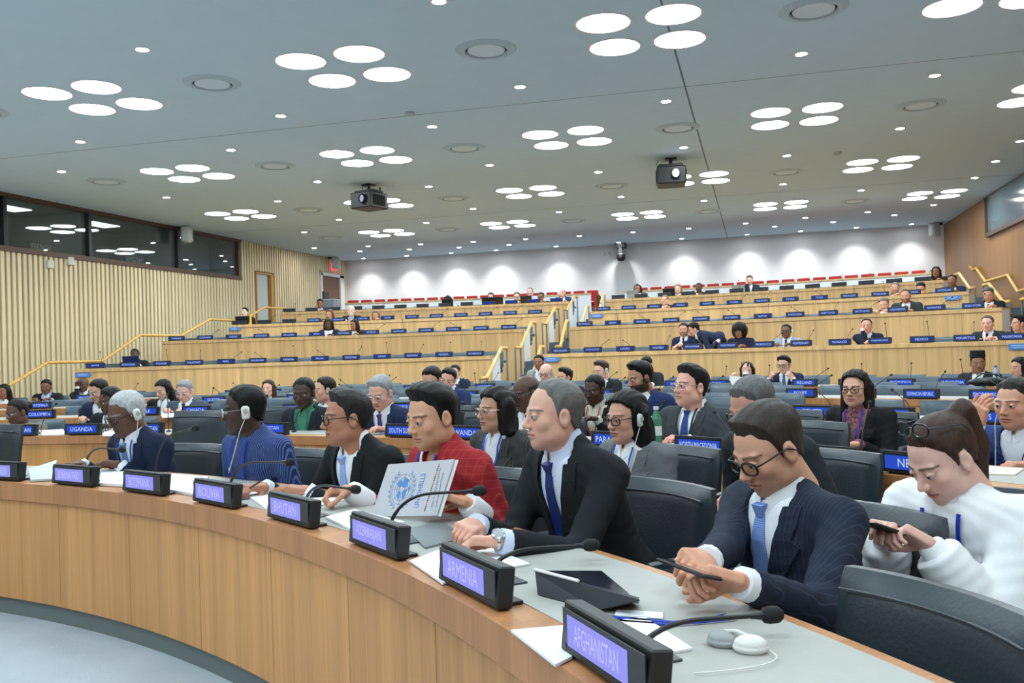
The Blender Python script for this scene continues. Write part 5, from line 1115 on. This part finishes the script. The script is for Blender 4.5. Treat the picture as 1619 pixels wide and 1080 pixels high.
# ------------------------------------------------------------------ things on the desks and in hands
def sheet(corners, th, label, name='paper', cat='paper', m=PAPER, grp=None):
    cs = [np.asarray(c, float) for c in corners]; o = cs[0]*1.0; n = nrm(np.cross(cs[1]-cs[0], cs[3]-cs[0])); n = n if n[2] > 0 else -n
    vs = [c-o for c in cs]+[c-o+n*th for c in cs]
    return MB().add(vs, [(0, 1, 2, 3), (4, 5, 6, 7), (0, 1, 5, 4), (1, 2, 6, 5), (2, 3, 7, 6), (3, 0, 4, 7)]).build(name, m, None, label=label, cat=cat, group=grp, loc=o)
def dsheet(px, label, th=.003, z=.753, **kw): return sheet([atz(x, y, z) for x, y in px], th, label, **kw)
INK = mat('grey print', (150, 156, 166), .8); INKB = mat('pale blue print', (160, 190, 226), .8)
def lines(par, c, n, x0, x1, y0, dy, m=INK, h=.0012):
    """printed text lines on a sheet given its four corners c (tl,tr,br,bl), in the sheet's own frame"""
    c = [np.asarray(q, float) for q in c]; o = c[0]
    P_ = lambda u, v: (c[0]*(1-u)*(1-v)+c[1]*u*(1-v)+c[2]*u*v+c[3]*(1-u)*v)-o+np.array([0, 0, .0036])
    mb = MB()
    for i in range(n):
        v = y0+dy*i; x2 = x1-(.2*((i*37) % 5)/5); mb.add([P_(x0, v), P_(x2, v), P_(x2, v+dy*.35), P_(x0, v+dy*.35)], [(0, 1, 2, 3)])
    mb.build('print', m, par)
dsheet([(648, 889), (694, 872), (770, 905), (700, 925)], 'white booklet tucked behind the Armenia nameplate', .006, name='booklet', cat='booklet')
c_ = [(722, 876), (780, 868), (838, 893), (775, 905)]; s_ = dsheet(c_, 'open white folder lying between the Armenia microphone and the watch', .004, name='folder', cat='folder')
c_ = [(808, 1000), (898, 992), (905, 1042), (878, 1055)]; s_ = dsheet(c_, 'white booklet tucked between the Armenia and Afghanistan nameplates', .006, name='booklet', cat='booklet')
c_ = [(936, 987), (1020, 979), (1095, 1028), (1025, 1042)]; s_ = dsheet(c_, 'printed programme sheet beside the Afghanistan microphone', .005, name='programme', cat='paper'); lines(s_, [atz(x, y, .753) for x, y in c_], 8, .12, .85, .12, .09)
dsheet([(640, 838), (700, 827), (738, 852), (672, 868)], 'dark glossy tablet folder beside the folded hands', .006, m=mat('dark folder', (120, 126, 128), .3), name='tablet_folder', cat='folder')
dsheet([(514, 820), (560, 808), (640, 828), (560, 842)], 'white paper stack in front of the red robe', .008, name='paper_stack')
dsheet([(420, 792), (470, 778), (545, 792), (480, 806)], 'white notepad under the black-suited writer', .006, name='notepad', cat='notepad')
dsheet([(386, 780), (414, 770), (428, 790), (420, 805)], 'white sheet under the pen', .003)
dsheet([(252, 752), (330, 757), (306, 784), (268, 778)], 'stack of white documents between the Botswana and Bolivia nameplates', .012, name='paper_stack')
dsheet([(247, 747), (290, 752), (285, 758), (255, 756)], 'small white card beside the Botswana microphone', .004, name='card', cat='card')
dsheet([(160, 748), (200, 743), (196, 770), (158, 768)], 'stack of white documents beside the Burkina Faso nameplate', .014, name='paper_stack')
dsheet([(45, 745), (90, 730), (82, 760), (48, 762)], 'grey open binder beside the Burkina Faso nameplate', .012, m=mat('grey card', (190, 196, 196), .7), name='binder', cat='binder')
dsheet([(62, 682), (100, 680), (104, 688), (66, 689)], 'white papers between the Uzbekistan and Uganda nameplates', .01); dsheet([(165, 683), (188, 682), (180, 690), (162, 690)], 'white papers beside the Uganda nameplate', .01)
dsheet([(1335, 718), (1388, 727), (1345, 736), (1332, 733)], 'white sheet beside the Niger nameplate', .004); c_ = [(1360, 731), (1410, 727), (1372, 740), (1332, 738)]; dsheet(c_, 'blue and white leaflet beside the Niger nameplate', .004, m=INKB, name='leaflet', cat='leaflet')
dsheet([(1545, 738), (1619, 742), (1605, 752), (1548, 750)], 'cream document on the second desk by the navy sleeve', .006, m=mat('cream paper', (236, 226, 206), .8))
dsheet([(255, 654), (284, 655), (280, 660), (256, 661)], 'white papers at the third desk beside the grey suit', .01)
dsheet([(1442, 663), (1466, 663), (1464, 668), (1444, 668)], 'white papers on the third desk behind the ponytail', .01)
# tablet on a folded stand
a, b, c_, d_ = atz(846, 905, .80), atz(1010, 948, .80), atz(1000, 962, .753), atz(855, 938, .753)
t = thing('tablet', 'dark tablet propped on its folded cover in front of the pinstripe suit', 'tablet', d_)
MB().ribbon([a-d_, b-d_], [atz(850, 940, .755)-d_, atz(945, 965, .755)-d_], nrm(np.cross(b-a, atz(850, 940, .755)-a)), .006).build('cover', mat('tablet cover', (24, 28, 36), .5), t)
e_ = atz(1010, 955, .757); MB().ribbon([a-d_, b-d_], [atz(950, 905, .757)-d_*1.0, e_-d_], nrm(np.cross(b-a, e_-a)), .005).build('screen', mat('tablet screen', (20, 26, 40), .15), t)
MB().tube([a-d_+np.array([0, 0, .007]), a-d_+(b-a)*.45+np.array([0, 0, .007])], .0045, 8).build('stylus', mat('stylus white', (232, 234, 240), .3), t, True)
# blue lanyard lying on the desk, with its badge
LANB = fabric((34, 62, 168), rough=.6)
t = thing('lanyard_badge', 'blue lanyard with a clear badge lying on the desk', 'lanyard', atz(960, 978, .754)); o = atz(960, 978, .754)
for pp in ([(940, 972), (985, 978), (1060, 984), (1110, 980), (1145, 972)], [(940, 976), (990, 983), (1065, 988), (1120, 984), (1165, 979)]):
    q = [atz(x, y, .756)-o for x, y in pp]; dv = np.array([.004, .006, 0]); MB().ribbon([v-dv for v in q], [v+dv for v in q], (0, 0, 1), .002).build('strap', LANB, t)
c4 = [atz(x, y, .7545)-o for x, y in ((975, 965), (1048, 970), (1048, 979), (972, 974))]; MB().add(c4+[v+np.array([0, 0, .003]) for v in c4], [(0, 1, 2, 3), (4, 5, 6, 7), (0, 1, 5, 4), (1, 2, 6, 5), (2, 3, 7, 6), (3, 0, 4, 7)]).build('badge', PAPER, t)
# earphone on the desk: two oval pads and the cable
p = atz(1145, 1020, .753); t = thing('earphone', 'grey and white earphone pair lying on the desk', 'earphone', p)
ov = lambda o_, m, nm_: qmesh(nm_, *nets(lambda P: np.minimum(ell(P, np.array(o_)+np.array([0, 0, .016]), (.034, .026, .018)), np.maximum(ell(P, np.array(o_)+np.array([0, 0, .012]), (.038, .029, .02)), P[:, 2]-.012)), np.array(o_)-.05, np.array(o_)+.06, .004), [m])
obj('pad', ov((0, 0, 0), mat('grey pad', (158, 162, 162), .6), 'pad'), t); q = atz(1187, 1030, .753)-p; obj('shell', ov(q, mat('white shell', (220, 220, 214), .5), 'shell'), t)
MB().tube([np.array([0, 0, .03]), q*.5+np.array([.0, .0, .036]), q+np.array([0, 0, .03])], .004, 8).build('ear_hook', mat('white shell', (220, 220, 214), .5), t, True)
MB().tube([q+np.array([.03+.05*math.sin(s_*2.6)-.16*s_*s_, -.16*s_, .008-.004*s_]) for s_ in np.linspace(0, 1, 16)], .0016, 5).build('cable', mat('white shell', (220, 220, 214), .5), t)
# phones
def phone(p, ax, up, label, L=.15, W=.072):
    X = nrm(ax); Z = nrm(np.asarray(up)-(np.asarray(up)@X)*X); Y = np.cross(Z, X); Rm = np.stack([X, Y, Z], 1)
    t = thing('smartphone', label, 'phone', p); MB().rbox((0, 0, 0), (L/2, W/2, .0042), .003, Rm).build('case', BLACK, t); MB().box(Rm@np.array([0, 0, .0045]), (L/2-.004, W/2-.004, .0006), Rm).build('screen', mat('phone screen', (22, 26, 34), .1), t)
pa, pb = atz(1056, 888, .87), atz(1124, 913, .855)
phone((pa+pb)/2+np.array([0, 0, .0]), pb-pa, (-.3, .5, .8), 'dark smartphone held by the pinstripe suit')
H7 = [q for q in PEOPLE if 'ponytail' in q[3]][0]; R7 = rotz(H7[1]); phone(H7[0]+R7@np.array([-.03, .54, .84]), R7@np.array([.25, .9, .35]), R7@np.array([0, -.6, .8]), 'black smartphone held by the white blouse')
# wrist watch
P5 = [q for q in PEOPLE if 'steel watch' in q[3]][0]
wq, wdir, hdir = P5[4]['wrists'][1]; wv = wq+wdir*.014; t = thing('wristwatch', 'steel wristwatch with a white dial on the folded hands', 'watch', wv)
ud = nrm(wdir+hdir); sd = np.cross(np.array([0, 0, 1.]), ud); ang = np.linspace(0, 2*math.pi, 19)
MB().tube([(math.cos(a_)*.0315*sd+np.array([0, 0, math.sin(a_)*.0265])) for a_ in ang], .0065, 8).build('bracelet', CHROME, t, True)
vz_ = nrm(np.array([0, 0, 1.])+sd*(-.8 if sd@np.array([0, -1, 0]) < 0 else .8)); ax_ = np.stack([ud, np.cross(vz_, ud), vz_], 1); MB().lathe([(.021, 0), (.021, .008), (.017, .010)], 20, vz_*.026, ax_).build('watch_case', CHROME, t, True)
MB().lathe([(.0165, .0105), (.0001, .0105)], 20, vz_*.026, ax_).build('dial', mat('dial white', (230, 232, 236), .3), t)
# the grey folder with the blue globe emblem, held upright
tl_, tr_, br_, bl_ = atr(615, 731, 6.93), atr(716, 727, 6.98), atr(694, 811, 6.90), atr(587, 817, 6.84)
o = bl_*1.0; t = thing('folder', 'grey folder with a blue globe emblem held by the red robe', 'folder', o)
X_ = nrm(((tr_-tl_)+(br_-bl_))/2); Y0 = ((tl_-bl_)+(tr_-br_))/2; Y_ = nrm(Y0-(Y0@X_)*X_); N_ = np.cross(X_, Y_); N_ = N_ if N_@(O3-o) > 0 else -N_
Wd, Ht = (np.linalg.norm(tr_-tl_)+np.linalg.norm(br_-bl_))/2, np.linalg.norm(Y0); sl = ((tl_-bl_)@X_)
fp = lambda u, v, h=0.: X_*(u*Wd+v*sl)+Y_*(v*Ht)+N_*h
cs = [fp(0, 0), fp(1, 0), fp(1, 1), fp(0, 1)]
MB().add([c-N_*.002 for c in cs]+[c+N_*.002 for c in cs], [(0, 1, 2, 3), (4, 5, 6, 7), (0, 1, 5, 4), (1, 2, 6, 5), (2, 3, 7, 6), (3, 0, 4, 7)]).build('cover', mat('folder grey', (190, 190, 196), .5), t)
MB().add([c-N_*.012+X_*.01 for c in cs]+[c-N_*.006+X_*.006 for c in cs], [(0, 1, 2, 3), (4, 5, 6, 7), (0, 1, 5, 4), (1, 2, 6, 5), (2, 3, 7, 6), (3, 0, 4, 7)]).build('inner_leaf', PAPER, t)
EB = mat('emblem blue', (72, 132, 198), .6); R_ = .15*Wd; cu, cv = .36, .50
def g2(x, y, h=.0026): return fp(cu, cv)+(X_*x+Y_*y)*R_+N_*h
em = MB()
for rr in (.28, .52, .76, 1.0): em.tube([g2(rr*math.cos(a_), rr*math.sin(a_)) for a_ in np.linspace(0, 2*math.pi, 25)], .0007, 4, False)
for i in range(8): a_ = math.pi*i/4; em.tube([g2(.28*math.cos(a_), .28*math.sin(a_)), g2(math.cos(a_), math.sin(a_))], .0006, 4)
em.build('emblem_globe', EB, t); ld = MB()
for pl in ([(-.15, .2), (.1, .75), (.45, .6), (.5, .2), (.2, .1)], [(-.6, .3), (-.3, .65), (-.1, .45), (-.3, .1)], [(-.35, -.1), (-.1, -.15), (-.15, -.7), (-.35, -.5)], [(.1, -.1), (.5, -.05), (.45, -.45), (.25, -.75)], [(.6, .1), (.85, .2), (.75, -.25)]): ld.add([g2(x, y, .0032) for x, y in pl], [tuple(range(len(pl)))])
ld.build('emblem_land', EB, t); wr_ = MB()
for s in (-1, 1):
    for i in range(9):
        a_ = -math.pi/2+s*(.25+.27*i); ca, sa = math.cos(a_), math.sin(a_); tx, ty = -sa*s, ca*s
        for sg in (-1, 1): wr_.add([g2(1.22*ca, 1.22*sa, .003), g2((1.22+.1*sg)*ca+.16*tx, (1.22+.1*sg)*sa+.16*ty, .003), g2((1.22+.16*sg)*ca+.34*tx, (1.22+.16*sg)*sa+.34*ty, .003), g2((1.22+.03*sg)*ca+.2*tx, (1.22+.03*sg)*sa+.2*ty, .003)], [(0, 1, 2, 3)])
wr_.build('emblem_wreath', EB, t)
place_text('UN-OHRLLS', EB, t, fp(.64, .46, .0028), Y_, -X_, .62*Ht, .075*Wd)
bar = MB(); cols = [(40, 40, 44), (190, 70, 50), (40, 40, 44), (220, 130, 50), (150, 40, 50)]
for ci in range(5):
    mb = MB()
    for i in range(24):
        if (i*7) % 5 == ci: c0 = fp(.80, .08+.036*i, .0026); mb.add([c0, c0+X_*.006, c0+X_*.006+Y_*.006, c0+Y_*.006], [(0, 1, 2, 3)])
    mb.build('coloured_squares', mat('square %d' % ci, cols[ci], .7), t)
place_text('Office of the High Representative', mat('folder print', (90, 94, 104), .8), t, fp(.87, .5, .0026), Y_, -X_, .7*Ht, .03*Wd); place_text('for the Least Developed Countries', mat('folder print', (90, 94, 104), .8), t, fp(.93, .46, .0026), Y_, -X_, .62*Ht, .03*Wd)
# pen of the writer
q = atz(395, 772, .80); MB().tube([(0, 0, 0), atz(410, 762, .86)-q], .0045, 8).build('pen', BLACK, None, True, label='dark pen in the hand of the black-suited writer', cat='pen', loc=q)
# water bottles
def bottle(p, label, m, cap_m, h=.26, r=.038):
    t = thing('water_bottle', label, 'bottle', p); MB().lathe([(.0001, 0), (r, .004), (r, h*.62), (r*.85, h*.74), (r*.45, h*.88), (r*.42, h*.93)], 18).build('bottle_body', m, t, True); MB().lathe([(r*.5, h*.92), (r*.5, h), (.0001, h)], 14).build('bottle_cap', cap_m, t, True); MB().lathe([(r*1.01, h*.25), (r*1.01, h*.5)], 18).build('bottle_label', mat('bottle label', (200, 214, 214), .6), t, True)
p = atr(1039, 700, rowr(1)+.35); p[2] = .752; bottle(p, 'green water bottle beside the charcoal suit', mat('green bottle', (60, 124, 96), .15, spec=.6), mat('white cap', (220, 226, 226), .4), .25, .034)
p = PP(rowr(4)+.3, 29.35, .752); bottle(p, 'clear water bottle by the person in the black cap', mat('clear bottle', (150, 170, 200), .15), mat('blue cap', (60, 90, 190), .4))
# laptops
def laptop(px, py, k, label, dr=.28, m=BLACK):
    p = atr(px, py, rowr(k)+dr); p[2] = deskz(k)+.002; th = pol(p)[1]; t = thing('laptop', label, 'laptop', p, facing(th))
    MB().rbox((0, -.12, .008), (.17, .12, .008), .003).build('keyboard_base', m, t); MB().rbox((0, .04, .12), (.17, .006, .115), .004, rotx(math.radians(-14))).build('lid', m, t)
laptop(208, 572, 5, 'dark blue laptop open at the Portugal nameplate', m=mat('blue laptop', (30, 44, 96), .4)); laptop(383, 505, 7, 'black laptop open on the third tier by the slatted wall')
laptop(708, 480, 8, 'black laptop open in front of the hidden black-haired person'); laptop(771, 476, 8, 'black laptop open in front of the brown-haired person', .3); laptop(787, 478, 8, 'second black laptop beside the brown-haired person', .34)
laptop(832, 468, 8, 'dark laptop in front of the lilac shirt', .4); laptop(1001, 468, 8, 'grey laptop at the aisle end of the top tier', m=mat('grey laptop', (140, 150, 158), .4)); laptop(1058, 464, 8, 'black laptop in front of the blonde person'); laptop(1168, 452, 8, 'grey laptop in front of the fair person', .5, mat('grey laptop', (140, 150, 158), .4))
# sheet of paper held at the fifth desk
q = [atr(*v, 17.35) for v in ((1153, 594), (1184, 597), (1182, 608), (1156, 609))]; sheet(q, .002, 'white sheet held up by the long-haired person with sunglasses')
# sunglasses pushed up and hair clip details
p = atr(1180, 572, 17.5)
# lectern computer by the brown door, dark bag on a chair, yellow tube
p = PP(rW+.5, pol(atr(524, 478, rW+.5))[1], 2.42); t = thing('computer_desk', 'grey computer cabinet beside the brown door', 'cabinet', p); MB().rbox((0, 0, .45), (.22, .25, .45), .02).build('cabinet_body', mat('grey cabinet', (150, 160, 166), .5), t); MB().rbox((-.2, 0, 1.0), (.03, .2, .16), .01).build('monitor', BLACK, t)
p = atr(396, 503, rowr(7)+.3); p[2] = deskz(7); t = thing('document_tube', 'yellow tube standing beside the black laptop', 'tube', p); MB().lathe([(.03, 0), (.03, .24), (.034, .24), (.034, .27), (.0001, .27)], 14).build('tube_body', mat('yellow card', (236, 186, 50), .6), t, True)
p = PP(rowr(3)+.98, 31.2, .86); t = thing('dark_bag', 'black bag slung over a grey-toned chair near the Indonesia nameplate', 'bag', p); V, F_ = nets(lambda P: ell(P, (0, 0, .03), (.2, .07, .05))+.006*np.sin(P[:, 0]*40)*np.sin(P[:, 1]*50), (-.26, -.12, -.05), (.26, .12, .12), .016); obj('bag_body', qmesh('bag', V, F_, [BLACK]), t); MB().tube([(-.15, 0, .05), (-.05, .05, .12), (.1, .05, .11), (.17, 0, .05)], .008, 6).build('bag_strap', BLACK, t)
